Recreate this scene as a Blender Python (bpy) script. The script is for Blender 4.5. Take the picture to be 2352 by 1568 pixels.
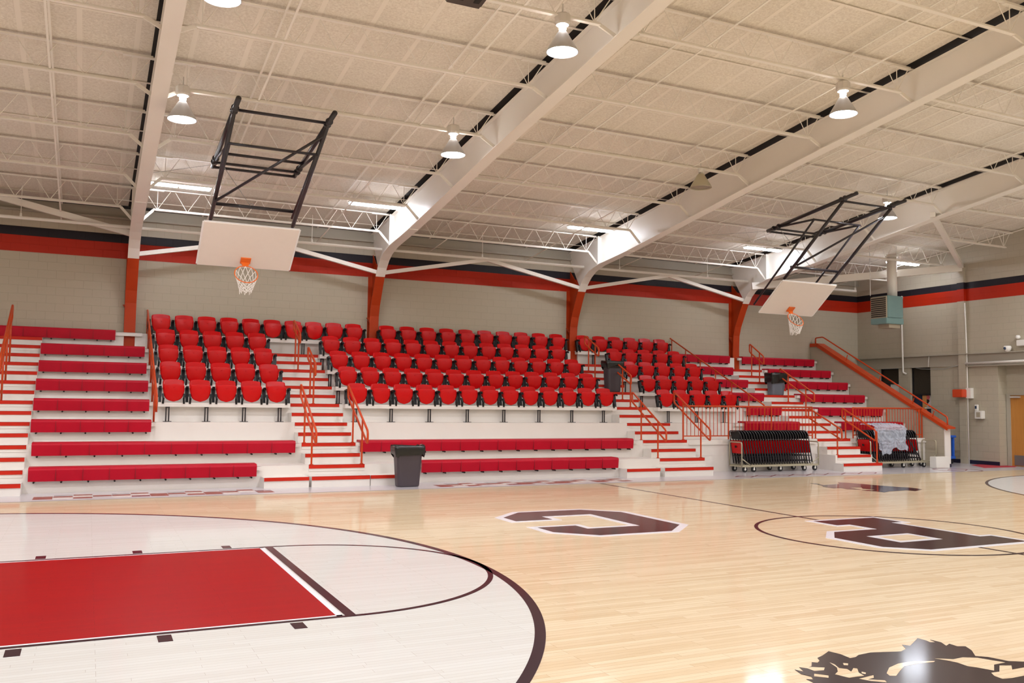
import bpy, math, random
from mathutils import Vector, Matrix
random.seed(7)
FT = 0.3048
SC = bpy.context.scene
COL = SC.collection
for o in list(bpy.data.objects):
    bpy.data.objects.remove(o)

# ---------------------------------------------------------------- camera, world, exposure
CAM = Vector((12.4306, -28.9957, 5.6009))          # feet
YAW, PITCH, ROLL, FPX = 0.4436, 0.0685, 0.0125, 2041.3
fw = Vector((math.sin(YAW)*math.cos(PITCH), math.cos(YAW)*math.cos(PITCH), math.sin(PITCH)))
rt0 = Vector((math.cos(YAW), -math.sin(YAW), 0.0))
up0 = rt0.cross(fw)
rt = rt0*math.cos(ROLL) + up0*math.sin(ROLL)
up = -rt0*math.sin(ROLL) + up0*math.cos(ROLL)
cd = bpy.data.cameras.new('camera')
cam = bpy.data.objects.new('camera', cd)
COL.objects.link(cam)
M = Matrix((rt, up, -fw)).transposed().to_4x4()
M.translation = CAM*FT
cam.matrix_world = M
cd.sensor_width = 36.0
cd.sensor_fit = 'HORIZONTAL'
cd.lens = FPX/2352*36.0
cd.clip_start = 0.05
cd.clip_end = 500
SC.camera = cam
w = bpy.data.worlds.new('world')
SC.world = w
w.use_nodes = True
w.node_tree.nodes['Background'].inputs[0].default_value = (0.9, 0.93, 1.0, 1)
w.node_tree.nodes['Background'].inputs[1].default_value = 0.05
vs = SC.view_settings
vs.view_transform = 'Standard'
vs.look = 'None'
vs.gamma = 1
vs.use_curve_mapping = False
vs.exposure = 0.85
LAMP_STRENGTH = 150.0
TUBE_STRENGTH = 30.0
VENT_STRENGTH = 60.0

# ---------------------------------------------------------------- materials
MATS = {}
def newmat(name):
    m = bpy.data.materials.new(name); m.use_nodes = True
    nt = m.node_tree
    b = nt.nodes['Principled BSDF']
    MATS[name] = m
    return m, nt, b
def simple(name, col, rough=0.5, metal=0.0, coat=0.0, noise=0.0, nscale=8.0, bump=0.0, spec=None):
    m, nt, b = newmat(name)
    b.inputs['Base Color'].default_value = (*col, 1)
    b.inputs['Roughness'].default_value = rough
    b.inputs['Metallic'].default_value = metal
    if coat: b.inputs['Coat Weight'].default_value = coat
    if spec is not None: b.inputs['Specular IOR Level'].default_value = spec
    tc = nt.nodes.new('ShaderNodeTexCoord')
    n = nt.nodes.new('ShaderNodeTexNoise'); n.inputs['Scale'].default_value = nscale; n.inputs['Detail'].default_value = 4
    nt.links.new(tc.outputs['Object'], n.inputs['Vector'])
    if noise:
        mr = nt.nodes.new('ShaderNodeMapRange')
        mr.inputs['To Min'].default_value = 1-noise; mr.inputs['To Max'].default_value = 1+noise
        nt.links.new(n.outputs['Fac'], mr.inputs['Value'])
        mx = nt.nodes.new('ShaderNodeVectorMath'); mx.operation = 'SCALE'
        mx.inputs[0].default_value = col
        nt.links.new(mr.outputs['Result'], mx.inputs['Scale'])
        nt.links.new(mx.outputs[0], b.inputs['Base Color'])
    if bump:
        bp = nt.nodes.new('ShaderNodeBump'); bp.inputs['Strength'].default_value = bump; bp.inputs['Distance'].default_value = 0.01
        nt.links.new(n.outputs['Fac'], bp.inputs['Height'])
        nt.links.new(bp.outputs['Normal'], b.inputs['Normal'])
    return m
def emis(name, col, s):
    m, nt, b = newmat(name)
    b.inputs['Base Color'].default_value = (*col, 1)
    b.inputs['Emission Color'].default_value = (*col, 1)
    b.inputs['Emission Strength'].default_value = s
    return m

simple('terrace_white', (0.80, 0.76, 0.71), 0.45, noise=0.05, nscale=1.5)
simple('steel_white', (0.88, 0.84, 0.77), 0.42, noise=0.03, nscale=2)
simple('joist_white', (0.90, 0.86, 0.78), 0.45)
simple('column_orange', (0.45, 0.045, 0.006), 0.42, spec=0.25, noise=0.12, nscale=1.2)
simple('rail_orange', (0.56, 0.060, 0.010), 0.3, spec=0.35)
simple('nosing_orange', (0.56, 0.022, 0.008), 0.5, spec=0.2, noise=0.15, nscale=3)
simple('bench_red', (0.46, 0.003, 0.02), 0.42, spec=0.22, noise=0.10, nscale=4, bump=0.1)
simple('bench_seam', (0.22, 0.002, 0.012), 0.6)
simple('seat_red', (0.58, 0.0025, 0.004), 0.26, spec=0.25, noise=0.04)
simple('black_plastic', (0.006, 0.006, 0.007), 0.35, spec=0.3)
simple('black_steel', (0.016, 0.013, 0.018), 0.34, coat=0.3)
simple('backboard_white', (0.84, 0.76, 0.68), 0.45, noise=0.02)
simple('backboard_edge', (0.88, 0.86, 0.84), 0.4)
simple('rim_orange', (0.80, 0.16, 0.02), 0.35)
simple('net_white', (0.86, 0.82, 0.76), 0.8)
simple('galv', (0.62, 0.60, 0.56), 0.4, metal=0.3)
simple('lamp_shade', (0.50, 0.49, 0.49), 0.35, metal=0.15)
simple('lamp_ballast', (0.66, 0.62, 0.56), 0.4)
simple('lens_off', (0.30, 0.26, 0.2), 0.2)
simple('can_black', (0.055, 0.042, 0.052), 0.42)
simple('can_grey', (0.14, 0.16, 0.20), 0.45)
simple('bag_black', (0.008, 0.009, 0.009), 0.2, bump=0.4, nscale=30)
simple('cart_steel', (0.50, 0.46, 0.33), 0.35, metal=0.4)
simple('wheel_rubber', (0.01, 0.01, 0.012), 0.5)
simple('heater_teal', (0.19, 0.32, 0.31), 0.4, noise=0.05)
simple('heater_fin', (0.42, 0.36, 0.26), 0.45)
simple('ledge_paint', (0.42, 0.385, 0.31), 0.5)
simple('dark_gap', (0.010, 0.008, 0.007), 0.7)  # near-black for dark parts; on the rafter strips it paints gap shade
simple('blind_brown', (0.040, 0.030, 0.018), 0.8, noise=0.4, nscale=40)
simple('pipe_white', (0.86, 0.83, 0.76), 0.35)
simple('alarm_red', (0.66, 0.07, 0.02), 0.4)
simple('plate_white', (0.82, 0.80, 0.74), 0.4)
simple('blue_plastic', (0.02, 0.13, 0.62), 0.4)
simple('kick_steel', (0.36, 0.36, 0.36), 0.3, metal=0.8)
simple('navy_base', (0.012, 0.010, 0.035), 0.5)
simple('carpet_red', (0.42, 0.03, 0.045), 0.9, noise=0.2, nscale=60)
simple('glass_dark', (0.03, 0.05, 0.10), 0.08)
simple('letter_dark', (0.030, 0.012, 0.015), 0.16, spec=0.25)
simple('mark_white', (0.82, 0.82, 0.86), 0.14)
simple('line_dark', (0.025, 0.010, 0.018), 0.16, spec=0.25)
simple('bison_black', (0.040, 0.030, 0.030), 0.12, spec=0.4)
simple('sign_orange', (0.75, 0.36, 0.12), 0.5)
simple('scoreboard', (0.055, 0.040, 0.033), 0.4)
simple('tile_pink', (0.30, 0.085, 0.065), 0.35, spec=0.3)
simple('tile_maroon', (0.22, 0.03, 0.05), 0.25)
simple('tile_white', (0.78, 0.70, 0.66), 0.25)
simple('tile_grey', (0.40, 0.38, 0.40), 0.25)
simple('ceiling_tee', (0.88, 0.82, 0.72), 0.6)
simple('cable_grey', (0.3, 0.29, 0.27), 0.5)
emis('lens_lit', (0.93, 0.94, 1.0), LAMP_STRENGTH)
emis('vent_lit', (1.0, 0.96, 0.95), VENT_STRENGTH)
emis('tube_lit', (0.86, 0.90, 1.0), TUBE_STRENGTH)

def plastic_film():
    m, nt, b = newmat('plastic_film')
    b.inputs['Base Color'].default_value = (0.66, 0.72, 0.82, 1)
    b.inputs['Roughness'].default_value = 0.12
    b.inputs['Alpha'].default_value = 0.42
    return m
plastic_film()

# maple strip floor, planks along X, 2.25 inch strips (object coordinates are metres = world)
def wood(name, c1, c2, c3, rough=0.15, contrast=1.0, coat=0.6):
    m, nt, b = newmat(name)
    L = nt.links; N = nt.nodes
    geo = N.new('ShaderNodeNewGeometry')
    br = N.new('ShaderNodeTexBrick')
    mp = N.new('ShaderNodeMapping'); mp.inputs['Scale'].default_value = (1/FT, 1/FT, 1)
    L.new(geo.outputs['Position'], mp.inputs['Vector'])
    br.inputs['Scale'].default_value = 1.0
    br.inputs['Brick Width'].default_value = 3.2
    br.inputs['Row Height'].default_value = 0.19
    br.inputs['Mortar Size'].default_value = 0.004
    br.inputs['Mortar Smooth'].default_value = 0.3
    br.inputs['Bias'].default_value = -0.15
    br.offset = 0.37; br.offset_frequency = 3; br.squash = 0.7; br.squash_frequency = 5
    br.inputs['Color1'].default_value = (*c1, 1)
    br.inputs['Color2'].default_value = (*c2, 1)
    br.inputs['Mortar'].default_value = (c2[0]*.62, c2[1]*.55, c2[2]*.5, 1)
    L.new(mp.outputs['Vector'], br.inputs['Vector'])
    # grain along X
    mp2 = N.new('ShaderNodeMapping'); mp2.inputs['Scale'].default_value = (0.55, 9.0, 1)
    L.new(geo.outputs['Position'], mp2.inputs['Vector'])
    ns = N.new('ShaderNodeTexNoise'); ns.inputs['Scale'].default_value = 2.2; ns.inputs['Detail'].default_value = 6; ns.inputs['Roughness'].default_value = 0.7
    L.new(mp2.outputs['Vector'], ns.inputs['Vector'])
    cr = N.new('ShaderNodeMapRange'); cr.inputs['From Min'].default_value = 0.52; cr.inputs['From Max'].default_value = 0.78
    cr.inputs['To Max'].default_value = 0.75*contrast
    L.new(ns.outputs['Fac'], cr.inputs['Value'])
    mx = N.new('ShaderNodeMix'); mx.data_type = 'RGBA'
    L.new(cr.outputs['Result'], mx.inputs['Factor'])
    L.new(br.outputs['Color'], mx.inputs['A'])
    mx.inputs['B'].default_value = (*c3, 1)
    L.new(mx.outputs['Result'], b.inputs['Base Color'])
    b.inputs['Roughness'].default_value = 0.45
    b.inputs['Specular IOR Level'].default_value = 0.05
    b.inputs['Coat Weight'].default_value = coat
    b.inputs['Coat Roughness'].default_value = rough
    n3 = N.new('ShaderNodeTexNoise'); n3.inputs['Scale'].default_value = 1.4; n3.inputs['Detail'].default_value = 2
    mp3 = N.new('ShaderNodeMapping'); mp3.inputs['Scale'].default_value = (0.6, 3.0, 1)
    L.new(geo.outputs['Position'], mp3.inputs['Vector']); L.new(mp3.outputs['Vector'], n3.inputs['Vector'])
    bp = N.new('ShaderNodeBump'); bp.inputs['Strength'].default_value = 0.12; bp.inputs['Distance'].default_value = 0.006
    L.new(n3.outputs['Fac'], bp.inputs['Height'])
    L.new(bp.outputs['Normal'], b.inputs['Coat Normal'])
    return m
wood('maple', (0.68, 0.56, 0.385), (0.58, 0.435, 0.265), (0.47, 0.33, 0.18), 0.09)
wood('maple_white', (0.60, 0.60, 0.57), (0.565, 0.555, 0.52), (0.50, 0.49, 0.455), 0.09, 0.8, 0.5)
wood('maple_red', (0.30, 0.003, 0.004), (0.275, 0.003, 0.005), (0.25, 0.008, 0.007), 0.09, 0.6, 0.08)

def brickwall(name, axis):
    m, nt, b = newmat(name); L = nt.links; N = nt.nodes
    geo = N.new('ShaderNodeNewGeometry')
    sp = N.new('ShaderNodeSeparateXYZ'); L.new(geo.outputs['Position'], sp.inputs[0])
    cb = N.new('ShaderNodeCombineXYZ')
    L.new(sp.outputs['X' if axis == 'x' else 'Y'], cb.inputs['X']); L.new(sp.outputs['Z'], cb.inputs['Y'])
    mp = N.new('ShaderNodeMapping'); mp.inputs['Scale'].default_value = (1/FT, 1/FT, 1)
    mp.inputs['Location'].default_value = (0.3, -0.02, 0)
    L.new(cb.outputs[0], mp.inputs['Vector'])
    br = N.new('ShaderNodeTexBrick'); br.inputs['Scale'].default_value = 1
    br.inputs['Brick Width'].default_value = 1.27; br.inputs['Row Height'].default_value = 0.635
    br.inputs['Mortar Size'].default_value = 0.018; br.inputs['Mortar Smooth'].default_value = 0.6
    L.new(mp.outputs[0], br.inputs['Vector'])
    zf = N.new('ShaderNodeMath'); zf.operation = 'MULTIPLY'; zf.inputs[1].default_value = 1/FT
    L.new(sp.outputs['Z'], zf.inputs[0])
    def above(h):
        g = N.new('ShaderNodeMath'); g.operation = 'GREATER_THAN'; g.inputs[1].default_value = h
        L.new(zf.outputs[0], g.inputs[0]); return g
    def mix(f, a, bb):
        x = N.new('ShaderNodeMix'); x.data_type = 'RGBA'
        L.new(f.outputs[0], x.inputs['Factor'])
        if isinstance(a, tuple): x.inputs['A'].default_value = (*a, 1)
        else: L.new(a.outputs['Result'], x.inputs['A'])
        x.inputs['B'].default_value = (*bb, 1); return x
    base = (0.475, 0.425, 0.325)
    c = mix(above(STRIPE[0]), base, (0.44, 0.020, 0.003))
    c = mix(above(STRIPE[1]), c, (0.016, 0.013, 0.018))
    c = mix(above(STRIPE[2]), c, (0.49, 0.44, 0.345))
    mm = N.new('ShaderNodeMix'); mm.data_type = 'RGBA'; mm.blend_type = 'MULTIPLY'
    L.new(br.outputs['Fac'], mm.inputs['Factor']); L.new(c.outputs['Result'], mm.inputs['A'])
    mm.inputs['B'].default_value = (0.88, 0.87, 0.86, 1)
    L.new(mm.outputs['Result'], b.inputs['Base Color'])
    b.inputs['Roughness'].default_value = 0.5; b.inputs['Specular IOR Level'].default_value = 0.25
    bp = N.new('ShaderNodeBump'); bp.inputs['Strength'].default_value = 0.5; bp.inputs['Distance'].default_value = 0.006
    inv = N.new('ShaderNodeMath'); inv.operation = 'SUBTRACT'; inv.inputs[0].default_value = 1
    L.new(br.outputs['Fac'], inv.inputs[1]); L.new(inv.outputs[0], bp.inputs['Height'])
    L.new(bp.outputs['Normal'], b.inputs['Normal'])
    return m

KS = 0.952                       # the room shell is surveyed in a slightly larger unit
def U(p):
    return tuple(CAM[i] + KS*(p[i]-CAM[i]) for i in range(3))
def UZ(z): return CAM[2] + KS*(z-CAM[2])
STRIPE = (UZ(17.11), UZ(18.42), UZ(19.13))
brickwall('block_wall_x', 'x')
brickwall('block_wall_y', 'y')

def tectum():
    m, nt, b = newmat('ceiling_panel'); L = nt.links; N = nt.nodes
    geo = N.new('ShaderNodeNewGeometry')
    n = N.new('ShaderNodeTexNoise'); n.inputs['Scale'].default_value = 26; n.inputs['Detail'].default_value = 5; n.inputs['Roughness'].default_value = 0.75
    L.new(geo.outputs['Position'], n.inputs['Vector'])
    n2 = N.new('ShaderNodeTexNoise'); n2.inputs['Scale'].default_value = 0.6; n2.inputs['Detail'].default_value = 3
    L.new(geo.outputs['Position'], n2.inputs['Vector'])
    r = N.new('ShaderNodeMapRange'); r.inputs['From Min'].default_value = 0.3; r.inputs['From Max'].default_value = 0.7
    L.new(n.outputs['Fac'], r.inputs['Value'])
    mx = N.new('ShaderNodeMix'); mx.data_type = 'RGBA'
    L.new(r.outputs['Result'], mx.inputs['Factor'])
    mx.inputs['A'].default_value = (0.69, 0.62, 0.52, 1); mx.inputs['B'].default_value = (0.95, 0.90, 0.80, 1)
    m2 = N.new('ShaderNodeMix'); m2.data_type = 'RGBA'; m2.blend_type = 'MULTIPLY'; m2.inputs['Factor'].default_value = 0.5
    L.new(mx.outputs['Result'], m2.inputs['A']); L.new(n2.outputs['Color'], m2.inputs['B'])
    r2 = N.new('ShaderNodeMapRange'); r2.inputs['To Min'].default_value = 0.86; r2.inputs['To Max'].default_value = 1.08
    L.new(n2.outputs['Fac'], r2.inputs['Value'])
    vm = N.new('ShaderNodeVectorMath'); vm.operation = 'SCALE'
    L.new(mx.outputs['Result'], vm.inputs[0]); L.new(r2.outputs['Result'], vm.inputs['Scale'])
    L.new(vm.outputs[0], b.inputs['Base Color'])
    b.inputs['Roughness'].default_value = 0.9
    bp = N.new('ShaderNodeBump'); bp.inputs['Strength'].default_value = 0.4; bp.inputs['Distance'].default_value = 0.01
    L.new(n.outputs['Fac'], bp.inputs['Height']); L.new(bp.outputs['Normal'], b.inputs['Normal'])
tectum()
def vinyl():
    m, nt, b = newmat('vinyl_floor')
    b.inputs['Base Color'].default_value = (0.60, 0.57, 0.60, 1)
    b.inputs['Roughness'].default_value = 0.35
    b.inputs['Coat Weight'].default_value = 0.6; b.inputs['Coat Roughness'].default_value = 0.12
vinyl()
def doorwood():
    m, nt, b = newmat('door_oak'); L = nt.links; N = nt.nodes
    geo = N.new('ShaderNodeNewGeometry')
    mp = N.new('ShaderNodeMapping'); mp.inputs['Scale'].default_value = (1, 9, 0.8)
    L.new(geo.outputs['Position'], mp.inputs['Vector'])
    n = N.new('ShaderNodeTexNoise'); n.inputs['Scale'].default_value = 3; n.inputs['Detail'].default_value = 5
    L.new(mp.outputs[0], n.inputs['Vector'])
    mx = N.new('ShaderNodeMix'); mx.data_type = 'RGBA'; L.new(n.outputs['Fac'], mx.inputs['Factor'])
    mx.inputs['A'].default_value = (0.60, 0.27, 0.06, 1); mx.inputs['B'].default_value = (0.42, 0.17, 0.035, 1)
    L.new(mx.outputs['Result'], b.inputs['Base Color']); b.inputs['Roughness'].default_value = 0.35
doorwood()
def poster():
    m, nt, b = newmat('poster'); L = nt.links; N = nt.nodes
    geo = N.new('ShaderNodeNewGeometry')
    n = N.new('ShaderNodeTexVoronoi'); n.inputs['Scale'].default_value = 7
    L.new(geo.outputs['Position'], n.inputs['Vector'])
    r = N.new('ShaderNodeValToRGB'); r.color_ramp.interpolation = 'CONSTANT'
    r.color_ramp.elements[0].color = (0.85, 0.78, 0.75, 1)
    e = r.color_ramp.elements.new(0.45); e.color = (0.75, 0.15, 0.15, 1)
    r.color_ramp.elements[-1].position = 0.7; r.color_ramp.elements[-1].color = (0.03, 0.02, 0.02, 1)
    sp = N.new('ShaderNodeSeparateColor'); L.new(n.outputs['Color'], sp.inputs[0])
    L.new(sp.outputs[0], r.inputs['Fac']); L.new(r.outputs['Color'], b.inputs['Base Color'])
poster()

# ---------------------------------------------------------------- mesh helpers
class MB:
    def __init__(self, u=False):
        self.v = []; self.f = []; self.u = u
    def add(self, vs_, fs):
        n = len(self.v); self.v += [tuple(p) for p in vs_]
        self.f += [tuple(i+n for i in f) for f in fs]; return self
    def box(self, x0, x1, y0, y1, z0, z1):
        return self.add([(x0,y0,z0),(x1,y0,z0),(x1,y1,z0),(x0,y1,z0),(x0,y0,z1),(x1,y0,z1),(x1,y1,z1),(x0,y1,z1)],
            [(0,3,2,1),(4,5,6,7),(0,1,5,4),(1,2,6,5),(2,3,7,6),(3,0,4,7)])
    def obox(self, a, b, w_, h_, up_=(0,0,1)):
        """bar of rectangular section w_ x h_ from a to b"""
        a = Vector(a); b = Vector(b); d = (b-a).normalized(); u_ = Vector(up_)
        s = d.cross(u_)
        if s.length < 1e-4: s = d.cross(Vector((1,0,0)))
        s.normalize(); t = s.cross(d).normalized()
        p = []
        for e in (a, b):
            for i, j in ((-1,-1),(1,-1),(1,1),(-1,1)): p.append(e + s*i*w_/2 + t*j*h_/2)
        return self.add(p, [(0,1,2,3),(7,6,5,4),(0,4,5,1),(1,5,6,2),(2,6,7,3),(3,7,4,0)])
    def tube(self, pts, r, n=8, closed=False):
        pts = [Vector(p) for p in pts]; m = len(pts); base = len(self.v); ref = None; rings = []
        for i, p in enumerate(pts):
            if closed: d = (pts[(i+1)%m]-pts[i-1])
            else: d = pts[min(i+1,m-1)]-pts[max(i-1,0)]
            d.normalize()
            if ref is None:
                ref = d.orthogonal().normalized()
            ref = (ref - d*ref.dot(d)).normalized(); t = d.cross(ref)
            sc = 1.0
            if 0 < i < m-1 or closed:
                a = (pts[i]-pts[i-1]).normalized(); b_ = (pts[(i+1)%m]-pts[i]).normalized()
                c = max(0.5, math.sqrt(max(0.0,(1+a.dot(b_))/2))); sc = 1.0/c if c < 0.98 else 1.0
                sc = min(sc, 1.15)
            ring = []
            rr = r[i] if isinstance(r, (list, tuple)) else r
            for k in range(n):
                an = 2*math.pi*k/n
                self.v.append(tuple(p + (ref*math.cos(an)+t*math.sin(an))*rr*sc)); ring.append(len(self.v)-1)
            rings.append(ring)
        for i in range(m if closed else m-1):
            A = rings[i]; B = rings[(i+1)%m]
            for k in range(n): self.f.append((A[k], A[(k+1)%n], B[(k+1)%n], B[k]))
        if not closed:
            self.f.append(tuple(reversed(rings[0]))); self.f.append(tuple(rings[-1]))
        return self
    def lathe(self, prof, n=24, c=(0,0,0), cap=False):
        base = len(self.v)
        for r, z in prof:
            for k in range(n):
                a = 2*math.pi*k/n
                self.v.append((c[0]+r*math.cos(a), c[1]+r*math.sin(a), c[2]+z))
        for i in range(len(prof)-1):
            for k in range(n):
                a = base+i*n+k; b = base+i*n+(k+1)%n
                self.f.append((a, b, b+n, a+n))
        if cap:
            self.f.append(tuple(base+k for k in reversed(range(n))))
            self.f.append(tuple(base+(len(prof)-1)*n+k for k in range(n)))
        return self
    def prism_x(self, prof, x0, x1):
        """profile of (y,z) points extruded along x"""
        n = len(prof)
        self.add([(x0,y,z) for y,z in prof]+[(x1,y,z) for y,z in prof],
            [tuple(range(n)), tuple(range(2*n-1, n-1, -1))]+[(i, i+n, (i+1)%n+n, (i+1)%n) for i in range(n)])
        return self
    def flat(self, prof, z0, z1):
        n = len(prof)
        return self.add([(x,y,z0) for x,y in prof]+[(x,y,z1) for x,y in prof],
            [tuple(reversed(range(n))), tuple(range(n,2*n))]+[(i,(i+1)%n,(i+1)%n+n,i+n) for i in range(n)])
    def ring(self, cx, cy, r0, r1, z0, z1, a0=0, a1=360, n=120):
        v = []; f = []
        m = n+1
        for i in range(m):
            a = math.radians(a0+(a1-a0)*i/n); c, s = math.cos(a), math.sin(a)
            v += [(cx+r0*c,cy+r0*s,z1),(cx+r1*c,cy+r1*s,z1),(cx+r1*c,cy+r1*s,z0),(cx+r0*c,cy+r0*s,z0)]
        for i in range(n):
            a = 4*i; b = a+4
            for k in range(4): f.append((a+k, a+(k+1)%4, b+(k+1)%4, b+k))
        return self.add(v, f)
    def strip(self, path, x0, x1, t):
        """ribbon following (y,z) path, from x0 to x1, thickness t (downward normal side)"""
        n = len(path); off = []
        for i in range(n):
            a = Vector(path[max(i-1,0)]); b = Vector(path[min(i+1,n-1)]); d = (b-a).normalized()
            off.append((path[i][0]-d.y*t, path[i][1]+d.x*t))
        v = []
        for i in range(n):
            for (y,z) in (path[i], off[i]): v += [(x0,y,z),(x1,y,z)]
        f = []
        for i in range(n-1):
            a = 4*i; b = a+4
            f += [(a,a+1,b+1,b),(a+2,b+2,b+3,a+3),(a,b,b+2,a+2),(a+1,a+3,b+3,b+1)]
        f += [(0,2,3,1),(4*(n-1),4*(n-1)+1,4*(n-1)+3,4*(n-1)+2)]
        return self.add(v, f)
    def build(self, name, mat, parent=None, smooth=False, bevel=0.0, fix=True):
        pts = [U(p) for p in self.v] if self.u else self.v
        pts = [Vector(p)*FT for p in pts]
        if parent is None:
            xs = [p.x for p in pts]; ys = [p.y for p in pts]; zs = [p.z for p in pts]
            org = Vector(((min(xs)+max(xs))/2, (min(ys)+max(ys))/2, min(zs)))
        else:
            org = world_loc(parent)
        me = bpy.data.meshes.new(name)
        me.from_pydata([tuple(p-org) for p in pts], [], self.f)
        me.update()
        if fix:
            import bmesh
            bm = bmesh.new(); bm.from_mesh(me)
            bmesh.ops.recalc_face_normals(bm, faces=bm.faces)
            if bevel:
                bmesh.ops.bevel(bm, geom=[e for e in bm.edges], offset=bevel*FT, segments=2, affect='EDGES', clamp_overlap=True)
            bm.to_mesh(me); bm.free()
        me.materials.append(MATS[mat] if isinstance(mat, str) else mat)
        if smooth:
            for p in me.polygons: p.use_smooth = True
        o = bpy.data.objects.new(name, me)
        COL.objects.link(o)
        if parent is None: o.location = org
        else: o.parent = parent
        return o
def world_loc(o):
    p = Vector((0,0,0))
    while o is not None:
        p = p + o.location; o = o.parent
    return p
def tag(o, label=None, cat=None, group=None, kind=None):
    if label: o['label'] = label
    if cat: o['category'] = cat
    if group: o['group'] = group
    if kind: o['kind'] = kind
    return o
def empty(name, loc=(0,0,0), label=None, cat=None, group=None, kind=None, u=False):
    o = bpy.data.objects.new(name, None); COL.objects.link(o)
    o.location = Vector(U(loc) if u else loc)*FT
    o.empty_display_size = 0.1
    return tag(o, label, cat, group, kind)
def kids(o):
    return [c for c in ALLOBJ(o)]
def ALLOBJ(o):
    return [c for c in bpy.data.objects if c.parent == o]
def snap(o):
    """remember the children of a prototype so that copies need no scene search"""
    return (o, [snap(c) for c in ALLOBJ(o)])
def copy_tree(sn, parent=None, skip=()):
    o, ch = sn
    c = o.copy(); COL.objects.link(c)
    if parent is not None: c.parent = parent
    for s in ch:
        if s[0].name.split('.')[0] in skip: continue
        copy_tree(s, c)
    return c
def place(o, x, y, z, u=False):
    o.location = Vector(U((x,y,z)) if u else (x,y,z))*FT
ORD = ['zeroth','first','second','third','fourth','fifth','sixth','seventh','eighth','ninth','tenth','eleventh','twelfth','thirteenth','fourteenth','fifteenth',
 'sixteenth','seventeenth','eighteenth','nineteenth','twentieth','twenty-first','twenty-second','twenty-third','twenty-fourth','twenty-fifth','twenty-sixth','twenty-seventh','twenty-eighth','twenty-ninth','thirtieth']

# ---------------------------------------------------------------- geometry constants (feet)
H = 0.665; RUN = 2.375; Y0 = 29.78
def YK(k): return Y0 + k*RUN/2
def ZK(k): return (k+2)*H
def YL(j): return Y0 + (j-1)*RUN
def ZL(j): return 2*H*j
WALLY = 51.12        # shell units
def CEIL(y): return 27.35 - 0.1145*abs(y)       # underside of roof deck, shell units
def TOPF(y): return 27.02 - 0.1145*abs(y)       # top of the rafters
FRAMES = [15.3, 36.0, 57.1, 78.1]
HW = 0.43            # half width of the frame flanges
XW = 97.5
ZF = -0.283          # shell-unit height that maps to the true floor
XWT = U((XW,0,0))[0]; YWT = U((0,WALLY,0))[1]
SIDE = 86.1          # inner face of the sloping side wall

# ================================================================ STRUCTURE
# floor
fl = MB().box(-40, XWT+8, -48, 25.27, -0.5, 0.0).build('floor', 'maple'); tag(fl, kind='structure')
b_ = MB().box(-40, XWT+8, 25.27, YWT+1, -0.5, 0.0).build('grey_border_floor', 'vinyl_floor', fl)
MB().box(-40, XWT, 25.20, 25.29, 0.0, 0.012).build('border_strip', 'cable_grey', fl)
CX3, R3 = 25-20.8, 20.8
# whitened three point areas
def threept(cx, sgn):
    pts = []
    n = 96
    for i in range(n+1):
        a = -math.pi/2 + math.pi*i/n
        pts.append((cx+sgn*R3*math.cos(a), R3*math.sin(a)))
    ex = 0.0 if sgn > 0 else 2*45.21
    pts = [(ex,-R3)]+pts+[(ex,R3)]
    return pts
MB().flat(threept(CX3, 1), 0.0, 0.004).build('whitened_floor_area', 'maple_white', fl)
MB().flat(threept(2*45.21-CX3, -1), 0.0, 0.004).build('whitened_floor_area', 'maple_white', fl)
MB().box(0, 18.50, -5.72, 5.72, 0.0, 0.008).build('painted_key', 'maple_red', fl)
m = MB()
for y in (5.72, -5.72): m.box(0, 18.66, y-0.0 if y>0 else y-0.10, y+0.10 if y>0 else y, 0, 0.010)
m.box(18.50, 18.66, -5.82, 5.82, 0, 0.010)
m.build('key_border', 'mark_white', fl)
m = MB()
m.box(0, 19, 5.84, 6.0, 0, 0.012); m.box(0, 19, -6.0, -5.84, 0, 0.012)
m.box(18.72, 19.0, -6.0, 6.0, 0, 0.013)
m.ring(19, 0, 5.83, 6.0, 0, 0.012, -90, 90)
for x in (17.39, 14.28, 11.17, 8.05):
    for s in (-1, 1): m.box(x-.16, x+.16, s*6.42-.3, s*6.42+.3, 0, 0.012)
m.build('key_line', 'line_dark', fl)
m = MB(); m.ring(CX3, 0, R3-.27, R3, 0, 0.012, -90, 90, 160); m.box(0, CX3, R3-.2, R3, 0, 0.012); m.box(0, CX3, -R3, -R3+.2, 0, 0.012)
m.build('three_point_line', 'line_dark', fl)
cxf = 2*45.21-CX3
m = MB(); m.ring(cxf, 0, R3-.2, R3, 0, 0.012, 90, 270, 160); m.build('three_point_line', 'line_dark', fl)
m = MB(); m.box(45.12, 45.29, -25, 25.2, 0, 0.010); m.build('halfcourt_line', 'line_dark', fl)
m = MB(); m.ring(45.21, 0, 5.83, 6.0, 0, 0.012, 0, 360, 160); m.build('center_circle', 'line_dark', fl)
# floor letters C and P
C_out = [(30.5,10.75),(32.3,12.5),(36.2,12.5),(38.0,10.7),(38.0,5.35),(36.2,3.6),(32.2,3.6),(30.5,5.3),(30.5,7.3),(33.2,7.3),(33.2,6.2),(35.3,6.2),(35.3,10.0),(33.2,10.0),(33.2,8.85),(30.5,8.85)]
C_in = [(30.9,10.6),(32.45,12.15),(36.05,12.15),(37.6,10.55),(37.6,5.5),(36.05,3.95),(32.35,3.95),(30.9,5.45),(30.9,6.95),(32.85,6.95),(32.85,5.85),(35.65,5.85),(35.65,10.35),(32.85,10.35),(32.85,9.2),(30.9,9.2)]
P_out = [(44.3,4.5),(48.9,4.5),(48.9,2.2),(48.2,2.2),(48.2,-2.0),(48.9,-2.0),(48.9,-4.3),(42.6,-4.3),(41.1,-2.9),(41.1,-0.1),(42.6,1.35),(45.1,1.35),(45.1,2.4),(44.3,2.4)]
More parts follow.
